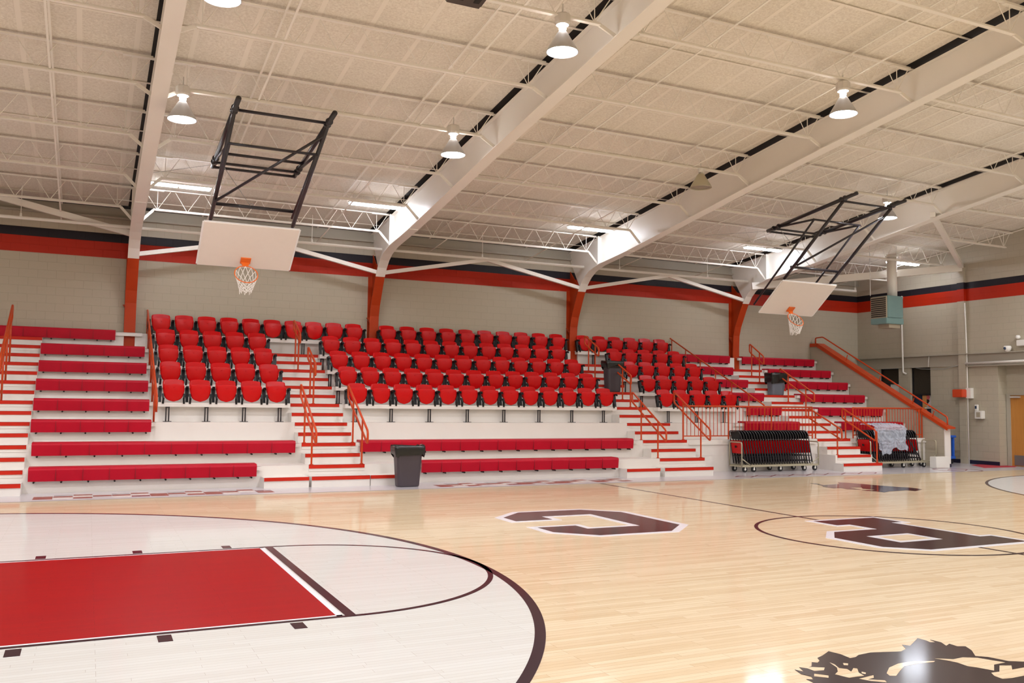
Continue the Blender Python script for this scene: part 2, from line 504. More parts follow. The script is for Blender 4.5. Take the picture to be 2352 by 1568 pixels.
P_in = [(44.6,4.2),(48.6,4.2),(48.6,2.5),(47.9,2.5),(47.9,-2.3),(48.6,-2.3),(48.6,-4.0),(42.75,-4.0),(41.45,-2.8),(41.45,-0.25),(42.75,1.05),(45.4,1.05),(45.4,2.7),(44.6,2.7)]
MB().flat(C_out, 0, 0.014).build('letter_outline', 'mark_white', fl)
MB().flat(C_in, 0, 0.018).build('letter_c', 'letter_dark', fl)
MB().flat(P_out, 0, 0.014).build('letter_outline', 'mark_white', fl)
MB().flat(P_in, 0, 0.018).build('letter_p', 'letter_dark', fl)
MB().flat([(43.1,-0.45),(45.6,-0.45),(45.6,-2.25),(43.1,-2.25)], 0, 0.021).build('letter_outline', 'mark_white', fl)
MB().flat([(43.45,-0.75),(45.3,-0.75),(45.3,-1.95),(43.45,-1.95)], 0, 0.024).build('letter_counter', 'maple', fl)
# bison emblems
SIL=[(26.25,-14.14),(26.32,-14.34),(26.46,-14.05),(26.56,-14.18),(26.76,-14.1),(26.99,-13.87),(27.08,-13.95),(27.24,-13.85),(27.35,-13.67),(27.6,-13.57),(27.99,-13.36),(28.06,-13.66),(28.02,-13.97),(28.2,-13.96),(28.39,-13.86),(28.81,-13.82),(29.54,-14.03),(29.83,-13.92),(30.04,-13.63),(30.14,-13.77),(30.89,-13.35),(30.9,-13.6),(30.85,-13.73),(30.99,-13.79),(31.06,-13.57),(31.1,-13.84),(30.94,-14.11),(31.17,-14.01),(31.15,-14.24),(31.33,-14.32),(31.15,-14.62),(30.81,-14.97),(31.01,-15.14),(31.14,-15.54),(31.43,-15.71),(31.44,-16.04),(30.12,-17.14),(28.61,-17.55),(28.02,-16.91),(26.96,-17.08),(26.36,-16.2),(25.75,-15.54),(25.97,-14.94),(26.0,-14.74),(26.11,-14.82),(26.22,-14.65),(26.15,-14.43)]
HOLES=[[(27.86,-15.12),(28.24,-14.85),(28.67,-14.71),(29.08,-14.71),(29.6,-14.89),(29.51,-14.94),(29.05,-14.87),(28.64,-14.9),(28.28,-15.1),(27.9,-15.33),(27.78,-15.27)],[(29.77,-14.75),(30.1,-14.96),(30.43,-14.94),(30.71,-15.1),(30.96,-15.59),(30.58,-15.6),(30.17,-15.9),(30.04,-15.61),(29.93,-15.45),(29.96,-15.17),(29.89,-14.97)],[(29.97,-15.98),(30.2,-16.0),(30.62,-15.7),(30.87,-15.8),(30.6,-16.01),(30.98,-16.01),(30.59,-16.39),(30.06,-16.4),(29.8,-16.36),(29.83,-16.15)],[(27.33,-14.05),(27.32,-14.21),(27.2,-14.45),(27.31,-14.57),(27.25,-14.74),(27.49,-14.57),(27.54,-14.63),(27.34,-14.86),(27.28,-15.06),(27.05,-15.04),(26.88,-15.04),(26.79,-14.74),(26.98,-14.63),(27.19,-14.4)],[(26.41,-14.54),(26.59,-14.76),(26.48,-14.87),(26.28,-14.67)],[(27.57,-14.2),(27.65,-14.27),(27.54,-14.37),(27.47,-14.32)],[(27.45,-14.83),(27.48,-14.92),(27.39,-14.99),(27.37,-14.91)],[(27.02,-15.17),(27.49,-15.11),(27.36,-15.24),(27.15,-15.27),(27.43,-15.46),(27.36,-15.57),(27.13,-15.37)],[(26.56,-14.18),(26.7,-14.15),(26.94,-14.3),(26.79,-14.43),(26.56,-14.39)]]
MB().flat(SIL, 0, 0.010).build('bison_emblem', 'bison_black', fl)
m = MB()
for hh in HOLES: m.flat(hh, 0.0105, 0.013)
m.build('emblem_detail', 'maple', fl)
FAR=[(60.25,20.68),(60.5,20.23),(60.1,19.22),(61.16,19.33),(61.96,19.53),(62.92,20.63),(63.22,20.06),(63.52,19.04),(63.75,17.83),(64.03,16.86),(64.2,16.28),(64.64,15.72),(64.58,14.98),(64.36,14.43),(63.4,13.94),(62.88,13.72),(62.77,14.35),(61.87,14.25),(60.98,14.15),(59.99,13.72),(60.05,14.46),(59.73,14.96),(59.7,15.36),(60.84,15.18),(60.88,15.69),(60.74,16.23),(61.35,16.95),(60.36,17.1),(59.98,15.67),(59.3,16.29),(59.56,17.03),(58.86,17.05),(59.02,18.13),(59.77,19.1)]
MB().flat(FAR, 0, 0.010).build('bison_emblem', 'bison_black', fl)
# coloured floor tiles in front of the stands
tl = {'tile_pink': MB(), 'tile_maroon': MB(), 'tile_white': MB(), 'tile_grey': MB()}
def tiles(x0, nx, skew=0.0):
    for i in range(nx):
        for r in range(3):
            if r == 2 and i % 3 == 0: continue
            if r == 0 and i % 4 == 3: continue
            c = (i + (0, 2, 1)[r]) % 3
            mat = ('tile_pink', 'tile_white', 'tile_grey' if r == 2 else ('tile_maroon' if (i*7+r) % 5 == 0 else 'tile_pink'))[c]
            x = x0+i*1.0
            y = 26.2+r*0.74
            if mat == 'tile_white' and r == 2: continue
            tl[mat].flat([(x+0.02,y),(x+0.98,y),(x+0.98,y+0.72),(x+0.02,y+0.72)], 0, 0.006)
tiles(9.9, 13); tiles(33.6, 15)
def diamond(m, x, y, a, b_, w_):
    for (p, q) in (((x-a,y),(x,y+b_)),((x,y+b_),(x+a,y)),((x+a,y),(x,y-b_)),((x,y-b_),(x-a,y))):
        m.obox((p[0],p[1],0.004),(q[0],q[1],0.004), w_, 0.006)
for i in range(8): diamond(tl['tile_maroon'], 59.5+i*1.9, 26.9, 0.95, 0.7, 0.14)
m5 = tl['tile_maroon']; m5.ring(84.0, 27.0, 1.9, 2.1, 0, 0.006); diamond(m5, 84, 27, 1.3, 0.8, 0.12)
for k, mm in tl.items():
    if mm.v: mm.build('floor_tile_pattern', k, fl)
MB().flat([(89.0,28.0),(93.3,28.0),(97.0,30.0),(97.0,33.0),(91.5,31.3)], 0, 0.02).build('red_carpet', 'carpet_red', fl)

# walls
m = MB(True); m.box(-42, XW+4, WALLY, WALLY+0.7, ZF, 21.9)
wb = m.build('wall_back', 'block_wall_x'); tag(wb, kind='structure')
m = MB(True)
m.prism_x([(WALLY,ZF),(WALLY,CEIL(WALLY)+.2),(0,CEIL(0)+.2),(-50,CEIL(-50)+.2),(-50,10.4),(WALLY,10.4)][::-1], XW, XW+0.7)
for (y0, y1) in ((47.86,WALLY),(43.47,45.08),(36,40.75),(32.56,36.0)): m.box(XW, XW+.7, y0, y1, ZF, 10.4)
m.box(XW, XW+.7, -50, 24.0, ZF, 10.4)
# window sills under the two openings
m.box(XW, XW+.7, 45.08, 47.86, ZF, 3.0); m.box(XW, XW+.7, 40.75, 43.47, ZF, 3.0)
wr = m.build('wall_right', 'block_wall_y'); tag(wr, kind='structure')
# steel lintel beam running along the right wall
m = MB(True); m.box(XW-.42, XW, 24, WALLY, 11.35, 11.45); m.box(XW-.42, XW, 24, 35.95, 10.02, 10.14); m.box(XW-.1, XW, 36.9, WALLY, 10.12, 10.22)
m.box(XW-.06, XW-.01, 24, WALLY, 10.14, 11.35)
tag(m.build('trim_1', 'ledge_paint'), kind='structure')
# door recess
m = MB(True); m.box(XW+.7, XW+2.4, 32.56, 33.2, ZF, 10.4); m.box(XW+1.3, XW+1.8, 24, 32.56, 7.14, 10.4); m.box(XW+1.3, XW+1.8, 24, 26.0, ZF, 7.14)
m.box(XW+.7, XW+2.4, 23.4, 24.0, ZF, 10.4); m.box(XW, XW+1.8, 24, 32.56, 10.4, 10.6)
tag(m.build('wall_recess', 'block_wall_y'), kind='structure')
d = empty('door_1', (XW+1.25, 30, ZF), kind='structure', u=True)
MB(True).box(XW+1.22, XW+1.36, 29.2, 32.1, ZF+.02, 7.0).build('door_leaf', 'door_oak', d)
MB(True).box(XW+1.22, XW+1.36, 26.2, 29.15, ZF+.02, 7.0).build('door_leaf', 'door_oak', d)
m = MB(True); m.box(XW+1.1, XW+1.5, 32.1, 32.5, ZF, 7.14); m.box(XW+1.1, XW+1.5, 26.0, 32.1, 7.0, 7.14); m.build('door_frame', 'ledge_paint', d)
MB(True).box(XW+1.18, XW+1.22, 29.4, 31.8, ZF+.1, 0.85).build('kick_plate', 'kick_steel', d)
MB(True).box(XW+1.12, XW+1.22, 29.75, 30.45, 3.5, 6.45).build('door_glass', 'glass_dark', d)
m = MB(True); m.box(XW+.95, XW+1.22, 31.0, 32.0, 6.72, 6.9); m.build('door_closer', 'galv', d)
# windows in the right wall (openings above the ramp behind the side wall)
def window(n, y0, y1, zmid):
    wdw = empty('window_%d' % n, (XW+.4, (y0+y1)/2, 3.0), kind='structure', u=True)
    MB(True).box(XW+.50, XW+.56, y0, y1, zmid, 10.12).build('window_blind', 'blind_brown', wdw)
    MB(True).box(XW+.62, XW+.68, y0, y1, 3.0, zmid).build('window_glass', 'glass_dark', wdw)
    m = MB(True); m.box(XW+.3,XW+.5,y0,y1,3.0,3.12); m.box(XW+.3,XW+.5,y0,y0+.1,3.0,10.12); m.box(XW+.3,XW+.5,y1-.1,y1,3.0,10.12); m.box(XW+.3,XW+.5,y0,y1,zmid-.1,zmid+.06)
    m.build('window_frame', 'heater_teal' if n == 9 else 'dark_gap', wdw)
    return wdw
w1 = window(1, 45.08, 47.86, 8.4); w2 = window(2, 40.75, 43.47, 7.1)
MB(True).box(XW+.40, XW+.46, 45.2, 46.6, 3.1, 8.3).build('window_pane', 'plate_white', w1)
MB(True).box(XW+.55, XW+.60, 40.85, 41.75, 5.7, 7.0).build('window_poster', 'poster', w2)
MB(True).box(XW+.52, XW+.57, 41.75, 42.3, 3.1, 7.0).build('window_poster', 'sign_orange', w2)
MB(True).box(XW+.36, XW+.44, 40.85, 41.9, 5.5, 5.65).build('window_shelf', 'plate_white', w2)
# wall pilaster
m = MB(True); m.box(XW-.35, XW, 36.06, 36.9, ZF, 20.8)
tag(m.build('trim_2', 'block_wall_y'), kind='structure')
m = MB(True); m.box(XW-.04, XW, 32.58, 36.06, ZF, .12); m.box(XW-.04, XW, 36.9, 40.75, ZF, .12)
tag(m.build('baseboard_right', 'navy_base'), kind='structure')
# remaining shell walls outside the view
tag(MB().box(-41, -40.3, -48, YWT, 0, 26).build('wall_left', 'block_wall_y'), kind='structure')
tag(MB().box(-40, XWT+1, -49, -48.3, 0, 26).build('wall_front', 'block_wall_x'), kind='structure')
tag(MB().box(XWT+7.5, XWT+8, 15, YWT, 0, 12).build('wall_corridor', 'block_wall_y'), kind='structure')

# ceiling
m = MB(True)
m.prism_x([(WALLY+.7,CEIL(WALLY+.7)),(0,CEIL(0)),(-52,CEIL(-52)),(-52,CEIL(-52)+.4),(0,CEIL(0)+.4),(WALLY+.7,CEIL(WALLY+.7)+.4)], -43, XW+.7)
ce = m.build('ceiling', 'ceiling_panel'); tag(ce, kind='structure')
x = 8.45-2.8*5
while x < XW:
    m = MB(True)
    m.add([(x-.13,WALLY,CEIL(WALLY)-.012),(x+.13,WALLY,CEIL(WALLY)-.012),(x+.13,0,CEIL(0)-.012),(x-.13,0,CEIL(0)-.012),
           (x-.13,WALLY,CEIL(WALLY)+.02),(x+.13,WALLY,CEIL(WALLY)+.02),(x+.13,0,CEIL(0)+.02),(x-.13,0,CEIL(0)+.02)],
          [(0,1,2,3),(4,7,6,5),(0,4,5,1),(1,5,6,2),(2,6,7,3),(3,7,4,0)])
    m.build('ceiling_batten', 'ceiling_tee', ce)
    x += 2.8
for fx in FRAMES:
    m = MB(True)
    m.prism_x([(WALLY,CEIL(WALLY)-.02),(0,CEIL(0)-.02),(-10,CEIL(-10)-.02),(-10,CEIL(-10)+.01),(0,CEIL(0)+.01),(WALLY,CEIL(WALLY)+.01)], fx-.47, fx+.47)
    m.build('ceiling_gap_shade', 'dark_gap', ce)  # dark strip paints the shade of the open gap above the rafter
JY = [45.4, 38.0, 30.6, 23.2, 15.8, 8.4, 1.1, -6.3]
for y in [(JY[i]+JY[i+1])/2 for i in range(6)]+[49.3]:
    m = MB(True); z = CEIL(y)
    m.box(-8, XW, y-.03, y+.03, z-.07, z); m.box(-8, XW, y-.09, y+.09, z-.08, z-.06); m.build('ceiling_tee', 'ceiling_tee', ce)
# eave angle along the top of the back wall
m = MB(True); m.box(-8, XW, WALLY-.35, WALLY, 20.35, 20.5); m.box(-8, XW, WALLY-.1, WALLY, 20.5, 21.3)
tag(m.build('trim_3', 'ledge_paint'), kind='structure')
m = MB(True); m.box(-8, XW, WALLY-.3, WALLY-.02, 21.3, 21.5)
tag(m.build('trim_4', 'dark_gap'), kind='structure')

# ================================================================ ROOF FRAMES
low = [(50.45,9.3),(50.43,12.0),(50.35,13.4),(50.05,14.4),(49.64,15.2),(49.2,16.1),(48.75,16.9),(48.2,17.65),(47.5,18.25),(46.6,18.72),(45.6,18.98),(44.9,19.14)]
lowr = [(44.9,19.14),(39.7,19.72),(30.0,21.10),(23.0,22.12),(15.6,23.1),(8.4,23.98),(0.9,24.95)]
split = 6
FN = ['leftmost','second','third','rightmost']
for i, fx in enumerate(FRAMES):
    root = empty('roof_frame', (fx, WALLY-.4, 9.3), '%s steel roof frame, orange column below and white tapered rafter above' % FN[i], 'steel frame', 'steel roof frames over the stands', u=True)
    # column (orange)
    cl = low[:split+1]
    m = MB(True)
    m.prism_x([(WALLY-.02,9.3)]+[(y,z) for y,z in cl]+[(WALLY-.02,19.2)], fx-.03, fx+.03)
    m.strip([(y,z) for y,z in cl], fx-HW, fx+HW, 0.05)
    m.strip([(WALLY-.02,17.2),(WALLY-.02,9.3)], fx-HW, fx+HW, 0.05)
    m.build('column', 'column_orange', root)
    # haunch (white)
    hl = low[split:]
    m = MB(True)
    m.prism_x([(y,z) for y,z in hl]+[(44.9,TOPF(44.9)),(WALLY-.1,TOPF(WALLY-.1)-.05),(WALLY-.1,20.2)], fx-.034, fx+.034)
    m.strip([(y,z-.002) for y,z in hl], fx-HW-.002, fx+HW+.002, 0.06)
    m.box(fx-HW, fx+HW, 44.87, 44.95, 19.1, TOPF(44.9))
    m.build('haunch', 'steel_white', root)
    m = MB(True)
    lr = lowr+[(-8.0, 23.98)]
    m.prism_x([(y,z) for y,z in lr]+[(-8.0,TOPF(8.0)),(0.0,TOPF(0)),(44.9,TOPF(44.9))], fx-.025, fx+.025)
    m.strip([(y,z) for y,z in lr], fx-HW, fx+HW, 0.06)
    m.strip([(WALLY-.1,TOPF(WALLY-.1)-.06),(44.9,TOPF(44.9)-.06),(0.0,TOPF(0)-.06),(-8,TOPF(8)-.06)], fx-.3, fx+.3, 0.05)
    m.build('rafter', 'steel_white', root)
    m = MB(True); m.box(fx-.36, fx+.36, 39.6, 40.1, 19.62, 19.72); m.build('splice_plate', 'steel_white', root)
    m = MB(True)
    for k in range(2): m.add([(fx-.6,50.6,13.25),(fx-.03,50.6,13.25),(fx-.03,50.6,12.4),(fx-.6,50.9,13.25),(fx-.03,50.9,13.25),(fx-.03,50.9,12.4)],[(0,1,2),(5,4,3),(0,3,4,1),(1,4,5,2),(2,5,3,0)]); break
    m.build('bracket', 'column_orange', root)

# ================================================================ JOISTS
def joist(x0, x1, y, label, kneeL=True, kneeR=True):
    zt = TOPF(y)+0.05
    root = empty('steel_joist', ((x0+x1)/2, y, zt-1.7), label, 'steel joist', 'open-web steel joists under the roof', u=True)
    xa, xb = x0+.36, x1-.36
    m = MB(True); m.box(xa, xb, y-.11, y+.11, zt+.02, zt+.10); m.build('top_chord', 'joist_white', root)
    zb = zt-1.5; a, b = x0+1.15, x1-1.15
    m = MB(True); m.box(a, b, y-.12, y+.12, zb-.10, zb-.03); m.box(a, b, y-.02, y+.02, zb-.03, zb+.08); m.build('bottom_chord', 'joist_white', root)
    m = MB(True); n = 8; L = (b-a-.6)/n; px_ = a+.3
    m.tube([(xa+.1,y,zt),(px_,y,zb)], .026, 5)
    for k in range(n):
        m.tube([(px_,y,zb),(px_+L*.42,y,zt)], .026, 5); m.tube([(px_+L*.58,y,zt),(px_+L,y,zb)], .026, 5); px_ += L
    m.tube([(px_,y,zb),(xb-.1,y,zt)], .032, 5)
    m.tube([(a+.3,y,zb),(a+.3,y,zt)], .028, 5); m.tube([(b-.3,y,zb),(b-.3,y,zt)], .028, 5)
    m.build('web', 'joist_white', root)
    for qa, qb in ((x0+.1, x0+1.9), (x1-1.9, x1-.1)): MB(True).box(qa, qb, y-.15, y+.15, zt-.05, zt+.01).build('seat_plate', 'joist_white', root)
    # knee braces down to the rafter bottom flange
    zl = None
    for q in range(len(lowr)-1):
        if lowr[q][0] >= y >= lowr[q+1][0]:
            t = (lowr[q][0]-y)/(lowr[q][0]-lowr[q+1][0]); zl = lowr[q][1]*(1-t)+lowr[q+1][1]*t
    if y > 44.9: zl = 19.05
    if zl is None: zl = 24.2
    if kneeL: MB(True).obox((x0+.1,y,zl+.1),(a+.02,y,zb-.06),.2,.1,(0,1,0)).build('knee_brace', 'joist_white', root)
    if kneeR: MB(True).obox((x1-.1,y,zl+.1),(b-.02,y,zb-.06),.2,.1,(0,1,0)).build('knee_brace', 'joist_white', root)
BN = ['left of the leftmost roof frame','between leftmost and second roof frames','between second and third roof frames','between third and rightmost roof frames','right of the rightmost roof frame']
bays = [(-6.0,15.3),(15.3,36.0),(36.0,57.1),(57.1,78.1),(78.1,97.6)]
for bi, (xa, xb) in enumerate(bays):
    for ji, jy in enumerate(JY):
        joist(xa, xb, jy, 'open-web joist %s, %s out from back wall' % (BN[bi], ORD[ji+1]), kneeR=(bi < 4))
# bridging rods along Y
for bi, (xa, xb) in enumerate(bays):
    for wi, bx in enumerate((xa+5.4, xb-5.4)):
        m = MB(True)
        pts1 = [(bx,50.8,TOPF(50.8)-1.35+.0),(bx,0,TOPF(0)-1.47)]
        zt1 = [(bx,50.8,TOPF(50.8)-.02),(bx,0,TOPF(0)-.02)]
        m.obox(pts1[0], pts1[1], .11, .05); m.obox(zt1[0], zt1[1], .11, .05)
        o = m.build('bridging_angle', 'joist_white')
        tag(o, 'pair of long white bridging angles, %s line %s' % (('left','right')[wi], BN[bi]), 'bridging', 'bridging angles tying the joists')

# long eave pipe with hangers
root = empty('sprinkler_pipe', (45, 48.28, 19.3), 'long white horizontal pipe hung in front of the back wall stripe', 'pipe', u=True)
MB(True).tube([(-10,48.28,19.3),(94.3,48.28,19.3)], .13, 10).build('pipe', 'pipe_white', root)
for hx in (7.2, 29.6, 45.9, 61.5-0.2, 72.5, 88.0, 94.2):
    m = MB(True); m.tube([(hx,48.28,19.4),(hx,48.28,CEIL(48.28))], .03, 6); m.lathe([(0.02,.35),(.07,.3),(.09,.1),(.15,0)], 8, (hx,48.28,19.35)); m.build('hanger', 'pipe_white', root)
# chevron braces at the eave
ch = [(-6.0,15.3),(15.3,36.0),(36.0,57.1),(57.1,78.1)]
for i, (xa, xb) in enumerate(ch):
    xm = (xa+xb)/2
    for s, (p, q) in enumerate((((xa+.3,48.75,17.25),(xm,48.6,19.25)),((xb-.3,48.75,17.25 if i else 18.9),(xm,48.6,19.25 if i else 21.05)))):
        o = MB(True).obox(p, q, .32, .34 if (i or not s) else .5).build('eave_brace', 'steel_white')
        tag(o, 'white sloping eave brace, %s half of the pair %s' % (('left','right')[s], BN[i]), 'brace', 'chevron braces under the eave pipe')
o = MB(True).obox((77.5,23.8,22.2),(97.2,36.3,20.9),.42,.42).build('eave_brace', 'steel_white')
tag(o, 'long white diagonal brace dropping from rightmost rafter to right wall', 'brace')
o = MB(True).obox((77.5,47.0,18.6),(97.3,36.4,20.75),.5,.75).build('eave_brace', 'steel_white')
tag(o, 'long white strut from the rightmost column head to the right wall', 'brace')

# ================================================================ LAMPS
def highbay(lit):
    root = empty('highbay_lamp', (0,0,0))
    m = MB(); m.lathe([(.05,.98),(.17,.96),(.26,.86),(.36,.68),(.50,.44),(.63,.22),(.71,.07),(.745,.0),(.76,-.03),(.73,-.05),(.70,.03),(.60,.22),(.34,.64),(.05,.9)], 28)
    m.build('shade', 'lamp_shade' if lit else 'cart_steel', root, smooth=True)
    m = MB(); m.lathe([(.0,.015),(.40,.0),(.66,-.015),(.70,.02)], 28)
    m.build('lens', 'lens_lit' if lit else 'lens_off', root, smooth=True)
    m = MB(); m.lathe([(.0,1.05),(.17,1.05),(.17,1.26),(.0,1.26)], 12); m.build('collar', 'vent_lit' if lit else 'plate_white', root)
    m = MB(); m.lathe([(.0,1.25),(.30,1.26),(.30,1.30),(.0,1.31)], 16); m.build('collar_plate', 'plate_white', root)
    m = MB()
    for a in range(3):
        an = a*2.094
        m.tube([(.15*math.cos(an),.15*math.sin(an),.9),(.17*math.cos(an),.17*math.sin(an),1.28)], .02, 5)
    m.build('strut', 'plate_white', root)
    if lit:
        m = MB(); m.lathe([(.0,1.30),(.34,1.30),(.38,1.36),(.38,1.72),(.33,1.78),(.0,1.78)], 8); m.build('ballast', 'lamp_ballast', root)
        m = MB(); m.tube([(0,0,1.78),(0,0,2.3)], .035, 6); m.build('hook', 'galv', root)
    else:
        m = MB(); m.tube([(0,0,1.2),(0,0,1.9)], .035, 6); m.build('hook', 'galv', root)
    return root
lit0 = snap(highbay(True)); off0 = snap(highbay(False))
lamps = [(32.75,8.43,22.8,'lit high-bay lamp at top centre, nearest and largest beside second rafter',1),
 (32.85,23.1,21.35,'lit high-bay lamp beside second rafter, further from camera, above the right bay',1),
 (51.3,8.43,22.53,'lit high-bay lamp upper right in front of the third rafter',1),
 (74.0,25.5,21.87,'lit high-bay lamp behind the right basketball hoop frame',1),
 (16.55,23.1,21.2,'lit high-bay lamp close beside leftmost white rafter, left of basketball hoop',1),
 (16.75,8.43,22.1,'lit high-bay lamp cut off by the top edge, right of leftmost rafter',1),
 (52.35,23.1,21.5,'unlit bare-looking high-bay lamp under the third rafter',0),
 ]
first = True
firstoff = True
for (x, y, z, lb, lt) in lamps:
    if lt:
        o = lit0[0] if first else copy_tree(lit0); first = False
    else: o = off0[0]
    tag(o, lb, 'ceiling lamp', 'high-bay ceiling lamps'); place(o, x, y, z, u=True)
# lamps over the part of the court behind and beside the camera
ob = []
for x in (-20,-2,16.7,33,51.5,70,88):
    for y in (8.43,-8.4,-23.1,-37.5):
        if (y > 0 and x in (16.7,33,51.5)): continue
        ob.append((x,y,22.6 if abs(y) < 10 else (21.2 if abs(y) < 30 else 20.2)))
for y in (23.1,): ob.append((-2,y,21.3)); ob.append((-20,y,21.3)); ob.append((92.5,20,21.4))
for i, (x,y,z) in enumerate(ob):
    o = copy_tree(lit0); tag(o, 'lit high-bay lamp over the court outside the photographed area', 'ceiling lamp', 'high-bay lamps outside the view'); place(o, x, y, z, u=True)
# fluorescent strips at the eaves
def strip_light():
    root = empty('strip_light', (0,0,0))
    MB().box(-2.25,2.25,-.32,.32,.10,.2).build('housing', 'plate_white', root)
    for s in (-1,1):
        m = MB()
        for q in (-1,1): m.tube([(s*2.15,q*.17,.03),(s*.08,q*.17,.03)], .075, 8)
        m.build('tube', 'tube_lit', root)
    m = MB(); m.tube([(-1.6,0,.2),(-1.6,0,.62)], .015, 4); m.tube([(1.6,0,.2),(1.6,0,.62)], .015, 4); m.build('hanger', 'galv', root)
    return root
s0 = snap(strip_light())
sl = [(18.0,42,21.6,'strip light behind leftmost rafter above left basketball hoop'),(33.5,42,21.75,'strip light beside the second rafter haunch'),
      (54.1,42,21.75,'strip light beside the third rafter haunch'),(74.7,42,21.65,'strip light left of the right hoop, beside rightmost rafter haunch'),
      (92.6,40,21.3,'strip light at far right behind heater flue')]
for i, (x,y,z,lb) in enumerate(sl):
    o = s0[0] if i == 0 else copy_tree(s0); tag(o, 'lit fluorescent '+lb, 'strip light', 'fluorescent strips along the eave'); place(o, x, y, z, u=True)

# ================================================================ TERRACE
tr = empty('bleacher_terrace', (45, 38, 0), 'white stepped grandstand terrace along the back wall', 'grandstand')
XL0 = 3.2
yb = YWT-.03
cols_ = [U((fx,0,0))[0] for fx in FRAMES]
for j in range(1, 9):
    m = MB()
    if j == 1:
        m.box(XL0, 57.9, YL(1), yb, 0, ZL(1)); m.box(72.0, 76.4, YL(1), yb, 0, ZL(1))
        m.box(57.9, 72.0, YL(2)+.02, yb, 0, ZL(1)); m.box(76.4, SIDE-.02, YL(2)+.02, yb, 0, ZL(1))
    elif j == 8:
        # notched round the columns
        xs_ = [XL0]+sum([[c-.4, c+.4] for c in cols_], [])+[SIDE-.02]
        for a, b in zip(xs_[::2], xs_[1::2]): m.box(a, b, YL(j), yb, ZL(j-1), ZL(j))
    else:
        m.box(XL0, SIDE-.02, YL(j), yb, ZL(j-1), ZL(j))
    m.build('tier', 'terrace_white', tr)
# ledge line along the alcoves
m = MB(); m.box(57.95, 71.95, YL(2)-.12, YL(2)+.02, ZL(2)-.42, ZL(2)-.3); m.box(76.45, SIDE, YL(2)-.12, YL(2)+.02, ZL(2)-.42, ZL(2)-.3)
m.build('ledge', 'terrace_white', tr)

# stairs
def stairs(label, spans, parent_x):
    root = empty('aisle_stairs', (parent_x, 30, 0), label, 'stairs', 'aisle stairs through the stands')
    for k, x0, x1 in spans:
        y = YK(k); z = ZK(k)
        if k % 2:
            st = MB().box(x0, x1, y-.03, YK(k+1)-.035, z-H+.001, z).build('step', 'terrace_white', root)
            m = MB(); m.box(x0, x1, y-.07, y-.031, z-.20, z+.014); m.box(x0, x1, y-.07, y+.08, z+.002, z+.014)
        else:
            st = MB().box(x0, x1, y-.03, y-.001, z-.40, z).build('step', 'terrace_white', root)
        m = MB(); m.box(x0, x1, y-.07, y-.031, z-.22, z+.014); m.box(x0, x1, y-.07, y+.08, z+.002, z+.014)
        if k % 2 == 0 or True: m.build('nosing', 'nosing_orange', st)
    return root
A1 = [(-1,XL0,9.2)]+[(k,XL0,9.2) for k in range(0,13)]+[(13,XL0,9.2)]
stairs('leftmost aisle stairs with red nosings, at the photo left edge', A1, 6)
stairs('aisle stairs between left seat block and wide middle seat block', [(-1,25.65,29.5)]+[(k,25.7,29.45) for k in range(0,13)], 27.5)
stairs('aisle stairs between the middle and right seat blocks', [(-1,53.06,57.7)]+[(k,53.4,57.75) for k in range(0,5)]+[(k,53.4,56.9) for k in range(5,13)], 55)
stairs('rightmost aisle stairs rising between the two railings', [(-1,71.7,76.3)]+[(k,72.2,76.2) for k in range(0,13)], 74)
sd = [(-1,22.65,25.48,'low white step block left of the middle-left aisle'),(-1,29.56,32.6,'low white step block behind the near black trash can'),(-1,49.6,52.62,'low white step block left of the middle-right aisle')]
for k, x0, x1, lb in sd:
    st = empty('step_block', (x0+1.4, 29, 0), lb, 'step', 'low step blocks in front of the stands')
    MB().box(x0, x1, YK(-1), YK(0), 0, H).build('step', 'terrace_white', st)
    MB().box(x0, x1, YK(-1)-.05, YK(-1), H-.21, H+.01).build('nosing', 'nosing_orange', st)
    for xx in (x0, x1):
        pass

# ================================================================ BENCHES
def bench(j, x0, x1, label, knob0=.45, plank_l=0.0, plank_r=0.0, pitch=1.5):
    z = ZL(j); y = YL(j)
    root = empty('padded_bench', ((x0+x1)/2, y-.3, z-.65), label, 'bench', 'red padded benches on the stands')
    m = MB()
    prof = [(y-.42,z-.62),(y-.46,z-.30),(y-.50,z+.02),(y-.46,z+.12),(y-.36,z+.17),(y+.55,z+.19),(y+.6,z+.14),(y+.6,z+.04),(y-.30,z+.03),(y-.30,z-.62)]
    m.prism_x(prof, x0, x1)
    c = m.build('cushion', 'bench_red', root)
    n = max(1, int(round((x1-x0)/pitch))); L = (x1-x0)/n
    for i in range(1, n): MB().box(x0+i*L-.012, x0+i*L+.012, y-.505, y-.43, z-.62, z+.10).build('seam', 'bench_seam', c)
    m = MB(); m.box(x0-.02-plank_l, x1+.02+plank_r, y-.28, y-.003, z-.25, z+.02); m.box(x0-.02-plank_l, x1+.02+plank_r, y-.28, y+.7, z+.002, z+.025); m.build('plank', 'terrace_white', root)
    for i in range(n+1):
        bx = x0+.3+i*L if i < n else x1-.3
        m = MB(); m.tube([(bx,y-.46,z-.68),(bx,y-.01,z-.68)], .055, 8); m.build('bracket_knob', 'black_plastic', root)
L_ = [(1,9.5,22.3),(2,9.5,25.2),(3,9.28,16.26),(4,9.25,16.23),(5,9.23,16.24),(6,9.23,16.22),(7,9.2,16.17)]
for j, a, b in L_:
    bench(j, a, b, 'red padded bench in the left section, %s row up from the floor' % ORD[j], plank_r=.25)
bench(8, XL0, 14.15, 'topmost left red bench, running across the leftmost aisle to the column', plank_r=1.9)
bench(1, 33.4, 49.3, 'long red bench of the lowest row, right of the near trash can', plank_r=.3)
bench(2, 29.7, 52.2, 'long red bench of the second row, passing behind the near trash can', plank_r=.5)
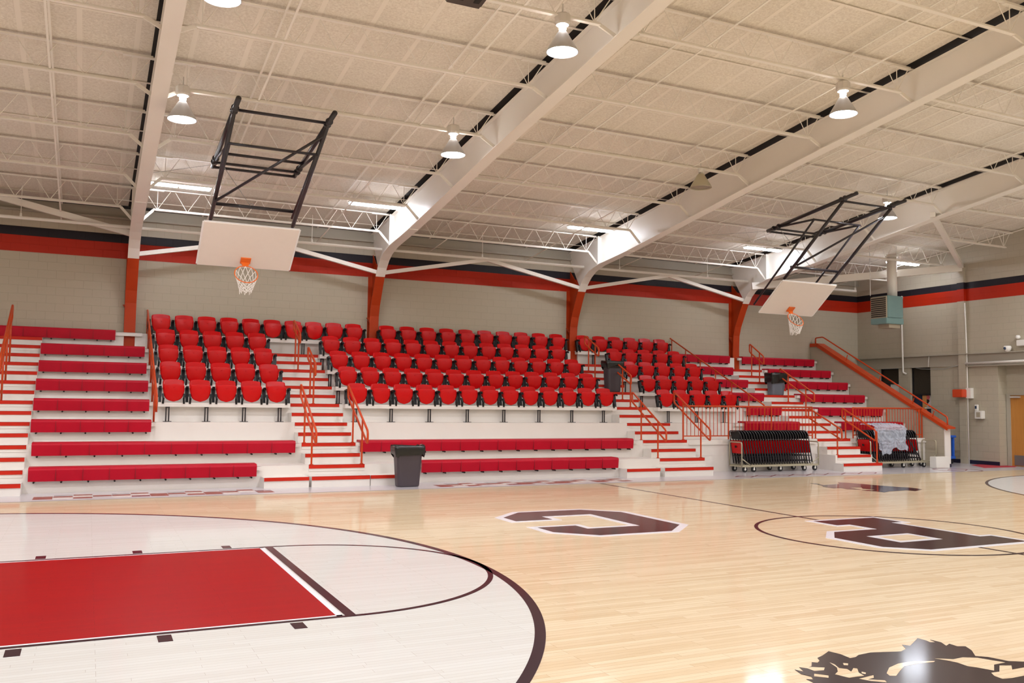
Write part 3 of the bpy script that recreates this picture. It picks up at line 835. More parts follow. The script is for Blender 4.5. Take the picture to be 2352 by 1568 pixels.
for j, a, b in [(3,65.6,72.0),(4,67.9,71.95),(5,67.9,71.95),(6,67.9,72.0),(7,67.9,72.1),(8,66.7,73.6)]:
    bench(j, a, b, 'red bench left of the rightmost aisle, %s row up from the floor' % ORD[j], plank_r=.12, plank_l=.9 if j == 3 else .1)
for j, a, b in [(3,77.3,85.3),(4,76.7,85.25),(5,76.7,85.35),(6,76.9,85.45),(7,76.75,85.45),(8,75.3,85.4)]:
    bench(j, a, b, 'red bench between rightmost aisle and side wall, %s row up from the floor' % ORD[j], plank_r=.55, plank_l=.35)

# ================================================================ STADIUM SEATS
def shield(m, z0, z1, y0, slant, wb_, wm, wt, thick, bulge, nu=12, nv=12, rb=0.30, rtp=0.22):
    """rounded shield-like shell facing -Y"""
    hh = z1-z0
    def half(t):
        w_ = wb_ + (wm-wb_)*min(1, t/.45)**.8 if t < .45 else wm+(wt-wm)*((t-.45)/.55)
        s = t*hh
        if s < rb: w_ -= (1-math.sqrt(max(0,1-((rb-s)/rb)**2)))*rb*.9
        if hh-s < rtp: w_ -= (1-math.sqrt(max(0,1-((rtp-(hh-s))/rtp)**2)))*rtp
        return w_
    v = []; f = []
    for side in (0,1):
        for j in range(nv+1):
            t = j/nv; t2 = .5-.5*math.cos(math.pi*t) if True else t
            for i in range(nu+1):
                s = -1+2*i/nu
                w_ = half(t2); x = s*w_
                z = z0+hh*t2
                z -= (0.05*s*s if t2 > .5 else -0.06*s*s)*1.0
                y = y0+slant*(t2-.5)-bulge*(1-s*s)*(0.35+.65*math.sin(math.pi*min(1,max(0,t2))))
                v.append((x, y+(thick if side else 0), z))
    N = (nu+1)*(nv+1)
    for j in range(nv):
        for i in range(nu):
            a = j*(nu+1)+i
            f.append((a,a+1,a+nu+2,a+nu+1)); f.append((N+a,N+a+nu+1,N+a+nu+2,N+a+1))
    for i in range(nu):
        f.append((i,N+i,N+i+1,i+1)); a = nv*(nu+1)+i; f.append((a,a+1,N+a+1,N+a))
    for j in range(nv):
        a = j*(nu+1); f.append((a,a+nu+1,N+a+nu+1,N+a)); a += nu; f.append((a,N+a,N+a+nu+1,a+nu+1))
    m.add(v, f)
def arm(x, root):
    m = MB()
    # curved black standard with an arm rest pointing to the court
    m.obox((x,-.30,-.12),(x,-.18,.42),.17,.26,(0,1,0))
    m.obox((x,-.20,.36),(x,-.06,.98),.22,.26,(0,1,0))
    m.obox((x,.10,.96),(x,-.50,1.05),.17,.10)
    m.obox((x,-.50,1.05),(x,-.60,.93),.15,.08)
    return m.build('armrest', 'black_plastic', root)
def seat():
    root = empty('stadium_seat', (0,0,0))
    m = MB(); shield(m, .03, 1.24, -.36, -.03, .47, .67, .69, .07, .07, rb=.30, rtp=.12)
    m.tube([(-.05,-.47,1.0),(0,-.48,.96),(.05,-.47,1.0)], .012, 5)
    m.build('seat_pan', 'seat_red', root, smooth=True)
    m = MB(); shield(m, .42, 1.58, .06, .42, .56, .70, .68, .10, -.04, rtp=.14)
    m.build('backrest', 'seat_red', root, smooth=True)
    for s in (-1,1):
        m = MB(); m.obox((s*.70,-.34,.56),(s*.66,-.44,.22),.13,.14,(0,1,0)); m.obox((s*.65,-.44,.28),(s*.68,-.42,-.12),.13,.15,(0,1,0)); m.build('hinge_bracket', 'black_plastic', root)
    return root
seat0 = seat(); arm(-.875, seat0); arm(.875, seat0)
SN = snap(seat0)
rows = {4:[(17.75,5,1.745),(30.75,13,1.815),(58.75,5,1.78)], 5:[(17.68,5,1.73),(30.6,13,1.80),(58.5,5,1.80)], 6:[(17.68,5,1.72),(30.5,13,1.795),(58.2,5,1.80)],
        7:[(17.6,5,1.71),(30.4,13,1.775),(57.9,5,1.78)]}
blockname = ['left block','middle block','right block']
rowname = {4:'front row',5:'second row up',6:'third row up',7:'fourth row up',8:'top row'}
firsts = True
def put_seat(x, j, label):
    global firsts
    if firsts: o = seat0; firsts = False
    else: o = copy_tree(SN)
    place(o, x, YL(j)-.18, ZL(j)+.03)
    tag(o, label, 'stadium seat', 'red folding stadium seats')
def beam(j, x0, x1, label, posts):
    y = YL(j); z = ZL(j)
    root = empty('seat_support', ((x0+x1)/2, y-.2, z-1.3), label, 'seat beam', 'white beams carrying the stadium seats')
    m = MB(); m.box(x0, x1, y-.62, y-.003, z-.30, z+.02); m.box(x0, x1, y-.62, y+.30, z+.002, z+.025); m.build('plank', 'terrace_white', root)
    for px_ in posts:
        m = MB()
        for s in (-1,1): m.obox((px_+s*.09,y-.40,z-.30),(px_+s*.09,y-.40,z-2*H+.04),.05,.09)
        m.box(px_-.14,px_+.14,y-.46,y-.34,z-.38,z-.16); m.box(px_-.27,px_+.27,y-.62,y-.20,z-2*H+.002,z-2*H+.04)
        m.build('stanchion', 'black_steel', root)
for j, blocks in rows.items():
    for bi, (x0, n, p) in enumerate(blocks):
        for i in range(n):
            put_seat(x0+i*p, j, 'red folded stadium seat, %s of the %s, %s from left' % (rowname[j], blockname[bi], ORD[i+1]))
        a, b = x0-.98, x0+(n-1)*p+.98
        if j == 4: ps = {0:[17.4,19.95,22.5,25.0],1:[30.6,33.4,36.5,39.7,42.9,46.1,49.2,52.3],2:[59.0,62.1,65.2]}[bi]
        else: ps = [a+.25] if bi else []
        beam(j, a, b, 'white seat beam under the %s of the %s' % (rowname[j], blockname[bi]), ps)
top = [(17.4+1.73*i) for i in range(10)]
for i, x in enumerate(top): put_seat(x, 8, 'red folded stadium seat, top row left of the second column, %s from left' % ORD[i+1])
beam(8, 16.5, 33.95, 'white seat beam of the top row crossing the middle-left aisle', [25.5, 28.6])
topb = [(36.0+1.885*i) for i in range(10)]
for i, x in enumerate(topb): put_seat(x, 8, 'red folded stadium seat, top row between second and third columns, %s from left' % ORD[i+1])
beam(8, 35.0, 53.9, 'white seat beam of the top row between second and third columns', [])
topc = [(55.95+1.80*i) for i in range(6)]
for i, x in enumerate(topc): put_seat(x, 8, 'red folded stadium seat, top row right of the third column, %s from left' % ORD[i+1])
beam(8, 55.05, 65.9, 'white seat beam of the top row right of the third column', [56.9])

# ================================================================ HANDRAILS
def rounded(pts, r=.22, closed=True, n=4):
    out = []; P_ = [Vector(p) for p in pts]; m_ = len(P_)
    for i in range(m_):
        if not closed and i in (0, m_-1): out.append(P_[i]); continue
        a = P_[i-1]; b = P_[i]; c = P_[(i+1)%m_]
        d1 = (a-b).normalized(); d2 = (c-b).normalized()
        p1 = b+d1*r; p2 = b+d2*r
        for k in range(n+1):
            t = k/n; out.append(p1*(1-t)**2+b*2*t*(1-t)+p2*t*t)
    return out
def loop_rail(x, yb_, zb_, yf, zf, drop, posts, label, R_=.075):
    root = empty('handrail', (x, (yb_+yf)/2, min(p[1] for p in posts)), label, 'handrail', 'orange aisle handrails')
    MB().tube(rounded([(x,yb_,zb_),(x,yf,zf),(x,yf,zf-drop),(x,yb_,zb_-drop)]), R_, 8, closed=True).build('rail_loop', 'rail_orange', root, smooth=True)
    for (py, pz) in posts:
        t = (py-yb_)/(yf-yb_); zt = zb_+(zf-zb_)*t
        m = MB(); m.tube([(x,py,pz+.01),(x,py,zt)], .065, 8); m.lathe([(.13,.0),(.13,.04)], 10, (x,py,pz+.005), cap=True); m.build('post', 'rail_orange', root)
Z_ = ZK
loop_rail(25.95, 34.0, 6.72, 28.95, 3.54, .82, [(YK(2)+.35,Z_(2)),(YK(0)+.35,Z_(0))], 'lower left orange handrail of the middle-left aisle')
loop_rail(29.35, 34.0, 6.70, 28.8, 3.58, .85, [(YK(2)+.35,Z_(2)),(YK(0)+.35,Z_(0))], 'lower right orange handrail of the middle-left aisle')
loop_rail(27.6, 39.5, 9.68, 36.8, 8.25, .88, [(YK(7)+.4,Z_(7)),(YK(6)+.4,Z_(6))], 'orange handrail halfway up the middle-left aisle')
loop_rail(27.4, 44.1, 12.1, 41.5, 10.78, .75, [(YK(11)+.4,Z_(11)),(YK(10)+.4,Z_(10))], 'topmost orange handrail of the middle-left aisle')
loop_rail(54.75, 44.0, 12.0, 41.4, 10.7, .78, [(YK(11)+.4,Z_(11)),(YK(10)+.4,Z_(10))], 'topmost orange handrail of the middle-right aisle')
loop_rail(55.55, 39.95, 9.46, 37.2, 8.08, .78, [(YK(7)+.5,Z_(7)),(YK(6)+.4,Z_(6))], 'orange handrail in front of the trash can on the middle-right aisle')
loop_rail(53.48, 33.86, 6.62, 29.0, 3.53, .84, [(YK(2)+.35,Z_(2)),(YK(0)+.35,Z_(0))], 'lower left orange handrail of the middle-right aisle')
loop_rail(57.68, 33.8, 6.68, 28.9, 3.62, .9, [(YK(2)+.35,Z_(2)),(YK(0)+.35,Z_(0))], 'lower right orange handrail of the middle-right aisle')
loop_rail(74.2, 43.55, 11.98, 41.4, 10.57, .85, [(YK(11)+.4,Z_(11)),(YK(10)+.4,Z_(10))], 'topmost orange handrail of the rightmost aisle')
loop_rail(74.7, 39.65, 9.34, 35.0, 6.81, .84, [(YK(7)+.4,Z_(7)),(YK(5)+.4,Z_(5))], 'orange handrail beside the grey trash can on the rightmost aisle')
loop_rail(72.6, 33.6, 5.45, 29.6, 3.55, .9, [(YK(2)+.6,Z_(2)),(YK(0)+.35,Z_(0))], 'lower left orange handrail of the rightmost aisle')
loop_rail(76.05, 32.9, 5.48, 29.0, 3.50, .95, [(YK(2)+.35,Z_(2)),(YK(-1)+.3,Z_(-1))], 'lower right orange handrail of the rightmost aisle')
# rail beside the left seat block (seen nearly end-on)
root = empty('handrail', (16.45, 40, 4), 'long orange handrail between the left benches and left seat block', 'handrail', 'orange aisle handrails')
MB().tube(rounded([(16.45,48.2,9.9),(16.45,48.2,13.0),(16.45,32.9,5.75),(16.45,32.9,4.7)], .25, False), .075, 8).build('top_rail', 'rail_orange', root, smooth=True)
MB().tube([(16.45,46.9,11.2),(16.45,33.2,4.75)], .05, 8).build('mid_rail', 'rail_orange', root, smooth=True)
for j in (3,4,5,6,7,8):
    y = YL(j)+.5; zt = 13.0-(48.2-y)*(7.25/15.3)
    MB().tube([(16.45,y,ZL(j)+.01),(16.45,y,zt)], .065, 8).build('post', 'rail_orange', root, smooth=True)
# leftmost aisle rail
root = empty('handrail', (7.37, 38, 5), 'orange handrail of the leftmost aisle at the photo edge', 'handrail', 'orange aisle handrails')
MB().tube(rounded([(7.37,42.6,12.05),(7.37,35.0,8.0),(7.37,35.0,7.1),(7.37,42.6,11.1)], .2), .075, 8, closed=True).build('rail_loop', 'rail_orange', root, smooth=True)
for k in (10, 8, 6):
    y = YK(k)+.35; MB().tube([(7.37,y,ZK(k)+.01),(7.37,y,8.0+(y-35)*(4.05/7.6))], .065, 8).build('post', 'rail_orange', root, smooth=True)
# long rail right of the right seat block
root = empty('handrail', (66.9, 40, 4), 'long thin orange handrail right of the right seat block', 'handrail', 'orange aisle handrails')
MB().tube(rounded([(66.9,48.1,10.7),(66.9,48.1,12.85),(66.9,33.0,5.6),(66.9,33.0,4.6)], .2, False), .07, 8).build('top_rail', 'rail_orange', root, smooth=True)
for j in (3,4,5,6,7,8):
    y = YL(j)+.6; zt = 12.85-(48.1-y)*(7.25/15.1)
    MB().tube([(66.9,y,ZL(j)+.01),(66.9,y,zt)], .055, 8).build('post', 'rail_orange', root, smooth=True)
# guard railings over the alcoves
def guard(x0, x1, label, n):
    y = 32.42; z0 = 2.66
    root = empty('guard_railing', ((x0+x1)/2, y, z0), label, 'railing', 'orange guard railings over the alcoves')
    MB().tube([(x0,y,5.5),(x1,y,5.5)], .075, 8).build('top_rail', 'rail_orange', root, smooth=True)
    MB().box(x0, x1, y-.04, y+.04, 2.93, 3.02).build('bottom_rail', 'rail_orange', root)
    for i in range(n+1):
        x = x0+(x1-x0)*i/n
        big = i % 12 == 0 or i == n
        m = MB(); r = .07 if big else .03
        m.tube([(x,y,z0+.01 if big else 2.97),(x,y,5.5)], r, 6); m.build('post' if big else 'baluster', 'rail_orange', root)
guard(57.6, 71.9, 'orange guard railing above the left row of stacked folding chairs', 36)
guard(76.9, 86.0, 'orange guard railing above the right chair cart, ending at side wall', 25)

# ================================================================ SLOPING SIDE WALL
m = MB()
prof = [(30.0,0),(30.0,3.7),(46.1,12.45),(YWT-.02,12.45),(YWT-.02,0)]
m.prism_x(prof, SIDE, SIDE+.75)
sw = m.build('wall_side', 'block_wall_y'); tag(sw, kind='structure')
m = MB(); m.box(SIDE-.02, SIDE+.77, 29.93, 30.0, 0.25, 3.72); m.build('wall_end_face', 'terrace_white', sw)
m = MB(); m.box(SIDE-.03, SIDE+.78, 29.9, 30.0, 0, .3); m.build('base_strip', 'navy_base', sw)
m = MB()
for off, x0, x1 in ((0, SIDE-.14, SIDE+.9),):
    m.strip([(29.5,3.62),(30.2,3.82),(46.15,12.50),(YWT-.1,12.50)][::-1], x0, x1, -.16)
m.obox((SIDE-.14,29.5,3.6),(SIDE-.14,46.2,12.42),.05,.30); m.obox((SIDE-.14,46.1,12.42),(SIDE-.14,YWT-.1,12.42),.05,.30)
cp = m.build('wall_cap', 'rail_orange', sw)
root = empty('handrail', (SIDE+.4, 38, 4), 'orange handrail mounted on top of the sloping side wall', 'handrail')
x = SIDE+.35
MB().tube(rounded([(x,46.8,12.65),(x,46.8,13.3),(x,45.7,13.34),(x,29.9,4.72),(x,29.9,4.0)], .18, False), .075, 8).build('top_rail', 'rail_orange', root, smooth=True)
for (y) in (42.4, 38.0, 33.9, 31.6):
    z = 3.82+(y-30.2)*(8.68/15.95); MB().tube([(x,y,z),(x,y-.25,z+.72)], .05, 6).build('support', 'rail_orange', root)

# ================================================================ FOLDING CHAIRS ON CARTS
def fchair():
    root = empty('folding_chair', (0,0,0))
    lean = -.17      # the top leans towards -x
    def P(y, z, dx=0): return (dx+lean*(z-.5), y, z)
    m = MB()
    for k, dx in enumerate((0,)):
        pts = [P(-.72,.55,dx),P(-.72,2.9,dx)]+[P(-.72+.30*(1-math.cos(a)),2.9+.42*math.sin(a),dx-.10*math.sin(a)) for a in (.4,.8,1.2,1.57)]
        pts += [P(-y_[1], y_[2] if False else z_, dx_) for (dx_, y_, z_) in []]
        full = pts+[( p[0], -p[1], p[2]) for p in reversed(pts)]
        m.tube(full, .045, 6)
    m.tube([P(-.72,1.2),P(.72,1.2)], .03, 5)
    m.build('frame', 'black_steel', root, smooth=True)
    m = MB()
    for s in (-1,1): m.tube([P(s*.62,.5,.16),P(s*.62,2.1,.10)], .04, 6)
    m.tube([P(-.62,.75,.155),P(.62,.75,.155)], .03, 5)
    m.build('rear_leg', 'black_steel', root, smooth=True)
    m = MB(); v = []
    for (dx, z) in ((-.01,2.62),(-.03,3.25),(.04,3.25),(.06,2.62)): v.append((dx, z))
    m.add([P(-.62,z,dx) for dx,z in v]+[P(.62,z,dx) for dx,z in v], [(0,1,2,3),(7,6,5,4),(0,4,5,1),(1,5,6,2),(2,6,7,3),(3,7,4,0)])
    m.build('back_pad', 'black_plastic', root, bevel=.03)
    m = MB(); v = [(-.07,1.42),(-.08,2.5),(.02,2.5),(.03,1.42)]
    m.add([P(-.66,z,dx) for dx,z in v]+[P(.66,z,dx) for dx,z in v], [(0,1,2,3),(7,6,5,4),(0,4,5,1),(1,5,6,2),(2,6,7,3),(3,7,4,0)])
    m.build('seat_pad', 'seat_red', root, bevel=.03)
    return root
fc = fchair(); FS = snap(fc)
def emblem(par, x, y, z, parent_root):
    m = MB()
    # small bison badge on the front seat pad
    pts = [(-.14,.0),(-.10,.10),(-.02,.12),(.04,.07),(.12,.05),(.14,-.02),(.11,-.10),(.07,-.04),(.0,-.05),(-.03,-.12),(-.08,-.05)]
    n = len(pts)
    m.add([(x,y-a,z+b) for a,b in pts]+[(x+.01,y-a,z+b) for a,b in pts], [tuple(range(n)),tuple(reversed(range(n,2*n)))]+[(i,i+n,(i+1)%n+n,(i+1)%n) for i in range(n)])
    return m.build('seat_badge', 'black_plastic', parent_root)
def cart(x0, x1, yc, label, ends=True):
    root = empty('chair_cart', ((x0+x1)/2, yc, 0), label, 'chair cart', 'wheeled carts of folding chairs')
    m = MB()
    for s in (-1,1): m.obox((x0,yc+s*.72,.52),(x1,yc+s*.72,.52),.14,.17)
    for xx in (x0,(x0+x1)/2,x1): m.obox((xx,yc-.72,.50),(xx,yc+.72,.50),.14,.12)
    m.build('deck_frame', 'cart_steel', root)
    for e, xx in enumerate((x0-.05, x1+.05)):
        m = MB(); m.tube(rounded([(xx,yc-.78,.5),(xx,yc-.78,2.5),(xx,yc+.78,2.5),(xx,yc+.78,.5)], .2, False), .06, 8)
        sx = 1 if e == 0 else -1
        m.tube([(xx,yc-.78,1.15),(xx+sx*.95,yc-.78,.55)], .045, 6)
        m.build('end_hoop', 'cart_steel', root, smooth=True)
    for xx in (x0+.35, x0+1.3, (x0+x1)/2, x1-1.5, x1-.3):
        for s in (-1,1):
            if s == 1 and xx == x0+1.3: continue
            m = MB(); c = (xx, yc+s*.66, .24)
            m.tube([(c[0]-0, c[1]-.06, c[2]),(c[0], c[1]+.06, c[2])], .235, 16)
            wh = m.build('wheel', 'wheel_rubber', root)
            m = MB(); m.box(xx-.05,xx+.05,yc+s*.66-.10,yc+s*.66-.07,.2,.5); m.tube([(c[0],c[1]-.09,c[2]),(c[0],c[1]-.06,c[2])], .09, 10); m.build('caster_fork', 'plate_white', wh)
    return root
cart(62.1, 70.5, 31.1, 'wheeled tan steel cart loaded with folding chairs, left alcove')
n1 = 27
firstc = True
for i in range(n1):
    o = fc if i == 0 else copy_tree(FS)
    place(o, 62.45+i*.285, 31.1, .12)
    tag(o, 'red and black folding chair on the left cart, %s from its left end' % ORD[i+1], 'folding chair', 'folding chairs on the left cart')
    if i == 0: emblem(None, 62.45-.40, 31.1, 2.10, o)
cart(77.0, 85.4, 31.2, 'wheeled tan steel cart of folding chairs beside the side wall')
n2 = 23
for i in range(n2):
    o = copy_tree(FS)
    xx = 77.25+i*.30 if i < 20 else 83.3+(i-20)*.33
    place(o, xx, 31.2, .12)
    tag(o, 'red and black folding chair on the right cart, %s from its left end' % ORD[i+1], 'folding chair', 'folding chairs on the right cart')
    if i >= 21:
        o.rotation_euler = (0, math.radians(-20-8*(i-21)), 0); place(o, xx-.35+.1*(i-21), 31.2, .10+.1)
    if i == 0: emblem(None, 77.25-.40, 31.2, 2.10, o)
# clear plastic sheet draped over the right cart
m = MB(); v = []; f = []; NX, NV = 90, 90
random.seed(3)
def nz(a, b): return math.sin(a*3.1+b*1.7)+.6*math.sin(a*7.3-b*2.9+1.0)+.4*math.sin(a*13.1+b*6.1+.5)
for a in range(NX+1):
    for b in range(NV+1):
        s = a/NX; t = b/NV
        x = 77.3+s*3.9+.35*t*t+.12*math.sin(t*9+s*4)
        L = 1.75+(.55 if .12 < s < .95 else .1)+.30*math.sin(s*7)+.15*math.sin(s*19)
        d = t*(L+1.0)
        if d < 1.0: y = 31.9-d*1.3; z = 3.86+.10*math.sin(s*3)
        else:
            y = 30.42-.02*d; z = 3.82-(d-1.0)
        wv = nz(s*5, t*3)
        fw_ = .05*math.sin(s*41+t*23+2*math.sin(t*17))+.04*math.sin(s*67-t*31+3*math.sin(s*11))
        if d >= 1.0: y -= .10*abs(wv)+.05+abs(fw_)
        else: z += .06*abs(wv)+.04+abs(fw_)
        x += fw_*.5
        x -= .16*(z-2.0)*.3
        v.append((x, y, z))
for a in range(NX):
    for b in range(NV):
        q = a*(NV+1)+b; f.append((q,q+1,q+NV+2,q+NV+1))
m.add(v, f)
o = m.build('plastic_sheet', 'plastic_film', smooth=True, fix=False)
md = o.modifiers.new('thickness', 'SOLIDIFY'); md.thickness = 0.002
tag(o, 'crumpled clear plastic sheet draped over the chairs on right cart', 'plastic sheet')

# white box on the floor
o = MB().box(83.75, 85.55, 29.0, 29.75, 0, 1.05).build('white_box', 'plate_white', bevel=.03)
tag(o, 'plain white box on the floor at the foot of the side wall', 'box')

# ================================================================ TRASH CANS
def trash(x, y, z, mat, label, wt=2.05, wb_=1.5, h=2.75, dp=.85, bagdrop=.6, tw=0.0):
    root = empty('trash_can', (x, y, z), label, 'trash can')
    def sq(w_, d_, zz, r=.22, n=5, wob=0.0, seed=0):
        out = []
        for cx_, cy_, a0 in ((w_/2-r,d_/2-r,0),(-w_/2+r,d_/2-r,90),(-w_/2+r,-d_/2+r,180),(w_/2-r,-d_/2+r,270)):
            for k in range(n):
                a = math.radians(a0+90*k/(n-1)); q = 1+wob*math.sin(seed+len(out)*1.9)
                out.append((x+(cx_+r*math.cos(a))*q, y+(cy_+r*math.sin(a))*q, zz))
        return out
    def loft(rings, m, capb=True):
        n = len(rings[0]); fs = []
        for i in range(len(rings)-1):
            for k in range(n): fs.append((i*n+k, i*n+(k+1)%n, (i+1)*n+(k+1)%n, (i+1)*n+k))
        if capb: fs.append(tuple(reversed(range(n))))
        m.add([p for r in rings for p in r], fs)
    m = MB(); loft([sq(wb_-.06,dp-.06,z+.02),sq(wb_,dp,z+.1),sq(wb_+(wt-.2-wb_)*.6,dp+.12,z+h*.6),sq(wt-.2,dp+.2,z+h-.15),sq(wt-.12,dp+.26,z+h-.12),sq(wt-.12,dp+.26,z+h),sq(wt-.2,dp+.18,z+h),sq(wt-.3,dp+.1,z+h-.6)], m)
    m.build('bin', mat, root, smooth=False)
    m = MB(); b = []
    for zz, ww, dd, wo in ((h-bagdrop,wt+.0,dp+.36,.03),(h-bagdrop+.15,wt+.05,dp+.42,.02),(h-.2,wt+.12,dp+.46,.012),(h+.0,wt+.12,dp+.46,.015),(h+.08,wt+.02,dp+.38,.02),(h+.03,wt-.2,dp+.2,.03),(h-.4,wt-.35,dp+.05,.02)):
        rg = sq(ww, dd, z+zz, wob=wo, seed=zz*5)
        rg = [(p[0], p[1], p[2]+.05*math.sin(i*2.3+zz*3)+(.10*math.sin(i*.9) if zz < h-.3 else 0)) for i, p in enumerate(rg)]
        b.append(rg)
    loft(b, m, False)
    m.build('bin_liner', 'bag_black', root, smooth=True)
    return root
trash(31.66, 27.3, 0, 'can_black', 'black trash can with folded-over liner standing on the gymnasium floor', 2.0, 1.5, 2.62)
trash(55.3, 39.9, ZL(5), 'can_black', 'black trash can standing on the middle-right aisle stairs', 1.75, 1.35, 2.75)
trash(74.4, 39.9, ZL(5), 'can_grey', 'grey trash can with black liner on the rightmost aisle stairs', 1.95, 1.5, 2.15, bagdrop=.95)

# ================================================================ BASKETBALL HOOPS
def hoop(name_label, xc, tp, bp_, piv, pipeA, pipeB, lowpiv, bar, rear):
    """tp/bp_: (y,z) of board top and bottom; piv: pivot; pipeA/B: ends of ceiling pipes"""
    root = empty('basketball_hoop', (xc, bp_[0], bp_[1]), name_label, 'basketball hoop', 'folded-up basketball hoops')
    d = Vector((0, bp_[0]-tp[0], bp_[1]-tp[1])); Ln = d.length; d.normalize()
    n = Vector((0, d.z, -d.y)); 
    if n.y > 0: n = -n
    T = Vector((xc, tp[0], tp[1])); X = Vector((1,0,0))
    def bpnt(a, b, c): return T + X*a + d*b + n*c
    m = MB(); v = [bpnt(a,b,c) for c in (0,.12) for a,b in ((-3,0),(3,0),(3,Ln),(-3,Ln))]
    m.add(v, [(0,1,2,3),(7,6,5,4),(0,4,5,1),(1,5,6,2),(2,6,7,3),(3,7,4,0)]); bb = m.build('backboard', 'backboard_white', root)
    m = MB(); m.obox(bpnt(-3.03,0,.06),bpnt(3.03,0,.06),.16,.05,tuple(n)); m.obox(bpnt(-3.03,Ln,.06),bpnt(3.03,Ln,.06),.16,.05,tuple(n))
    m.obox(bpnt(-3.03,0,.06),bpnt(-3.03,Ln,.06),.16,.05,tuple(n)); m.obox(bpnt(3.03,0,.06),bpnt(3.03,Ln,.06),.16,.05,tuple(n)); m.build('board_edge', 'backboard_edge', bb)
    ry = Ln*.86
    m = MB(); v = [bpnt(a,b,c) for (a,b,c) in ((-.33,ry-.42,.125),(.33,ry-.42,.125),(.33,ry+.12,.125),(-.33,ry+.12,.125),(-.33,ry-.42,.2),(.33,ry-.42,.2),(.33,ry+.12,.2),(-.33,ry+.12,.2))]
    m.add(v, [(0,1,2,3),(7,6,5,4),(0,4,5,1),(1,5,6,2),(2,6,7,3),(3,7,4,0)])
    v = [bpnt(a,b,c) for (a,b,c) in ((-.30,ry-.03,.2),(.30,ry-.03,.2),(.16,ry-.03,.52),(-.16,ry-.03,.52),(-.30,ry+.05,.2),(.30,ry+.05,.2),(.16,ry+.05,.52),(-.16,ry+.05,.52))]
    m.add(v, [(0,1,2,3),(7,6,5,4),(0,4,5,1),(1,5,6,2),(2,6,7,3),(3,7,4,0)])
    m.build('rim_bracket', 'rim_orange', root)
    rc = bpnt(0, ry, 1.25)
    rp = [rc + X*.75*math.cos(a)+n*.75*math.sin(a) for a in [2*math.pi*i/40 for i in range(40)]]
    MB().tube(rp, .035, 8, closed=True).build('rim', 'rim_orange', root, smooth=True)
    # net: twelve strands criss-crossing, hanging straight down from the tilted rim
    m = MB(); lv = 6; rings = []
    cc = rc + Vector((0,0,-1.35)) + n*(-.15)
    for k in range(lv+1):
        t = k/lv; rg = []
        for i in range(12):
            a = 2*math.pi*(i+.5*(k%2))/12
            top_ = rc + X*.75*math.cos(a)+n*.75*math.sin(a)
            rr = .36+.06*math.sin(i*2.1)
            bot = cc + X*rr*math.cos(a) + Vector((0,-.34*math.sin(a),0)) + Vector((0,0,.12*math.sin(i*3.3)))
            e = t**.8
            p = top_*(1-e)+bot*e; rg.append(p)
        rings.append(rg)
    for k in range(lv):
        for i in range(12):
            a = rings[k][i]
            j1 = i if k % 2 == 0 else (i+1) % 12; j0 = (i-1) % 12 if k % 2 == 0 else i
            m.tube([a, rings[k+1][j1]], .022, 5); m.tube([a, rings[k+1][j0]], .022, 5)
    m.build('net', 'net_white', root)
    # masts
    pv = Vector((0, piv[0], piv[1])); 
    bk = n*-.25
    for s in (-1,1):
        x = xc+s*2.6
        a = Vector((x, piv[0], piv[1])); b1 = Vector((x, tp[0], tp[1]))+bk; b2 = Vector((x, bp_[0], bp_[1]))+bk - d*.5
        MB().tube([a, b1], .13, 10).build('mast', 'black_steel', root, smooth=True)
        MB().tube([b1-d*.35, b2], .09, 10).build('board_bracket', 'black_steel', root, smooth=True)
        m = MB(); m.tube([(x-.2*0,pipeA[0],pipeA[1]),(x,pipeB[0],pipeB[1])], .15, 10)
        pA = Vector((x,pipeA[0],pipeA[1])); pB = Vector((x,pipeB[0],pipeB[1])); dd = (pB-pA)
        for q in (.12,.16,.86,.92): m.tube([pA+dd*q-dd.normalized()*.06, pA+dd*q+dd.normalized()*.06], .22, 10)
        m.build('ceiling_pipe', 'black_steel', root, smooth=True)
        MB().tube([(x-s*.1,lowpiv[0],lowpiv[1]),(x-s*.1,rear[0],rear[1])], .085, 8).build('rear_brace', 'black_steel', root, smooth=True)
        far_ = pA+dd*.9; m = MB(); m.tube([far_, Vector((x-s*.1,lowpiv[0],lowpiv[1]))], .09, 8); m.build('linkage', 'black_steel', root, smooth=True)
        # hanger rods up to the roof steel
        for q in (.2,.8):
            h0 = pA+dd*q; m = MB(); zc = UZ(TOPF((h0.y+29)/KS-29))
            m.obox(h0, (h0.x,h0.y,zc-1.4), .08, .08); m.build('hanger', 'joist_white', root)
    for (y, z, r) in ((piv[0],piv[1],.09),(bar[0],bar[1],.11),(lowpiv[0],lowpiv[1],.08)):
        MB().tube([(xc-2.6,y,z),(xc+2.6,y,z)], r, 8).build('cross_bar', 'black_steel', root, smooth=True)
    pA = Vector((0,)+tuple(pipeA)); pB = Vector((0,)+tuple(pipeB)); dd = pB-pA
    for q in ((.74,.90,.98) if xc < 40 else (.90,.98)):
        p = pA+dd*q; MB().tube([(xc-2.6,p.y,p.z-.1),(xc+2.6,p.y,p.z-.1)], .09, 8).build('cross_bar', 'black_steel', root, smooth=True)
    # diagonal brace from upper right pivot to lower left mast
    t = .80; q0 = Vector((xc+2.6,piv[0]+.2,piv[1]-.15)); q1 = Vector((xc-2.6, piv[0]+(tp[0]-piv[0])*t, piv[1]+(tp[1]-piv[1])*t))
    q0 = Vector((xc+2.6, piv[0]+(tp[0]-piv[0])*.1, piv[1]+(tp[1]-piv[1])*.1))
    MB().tube([q0, q1], .085, 8).build('diagonal_brace', 'black_steel', root, smooth=True)
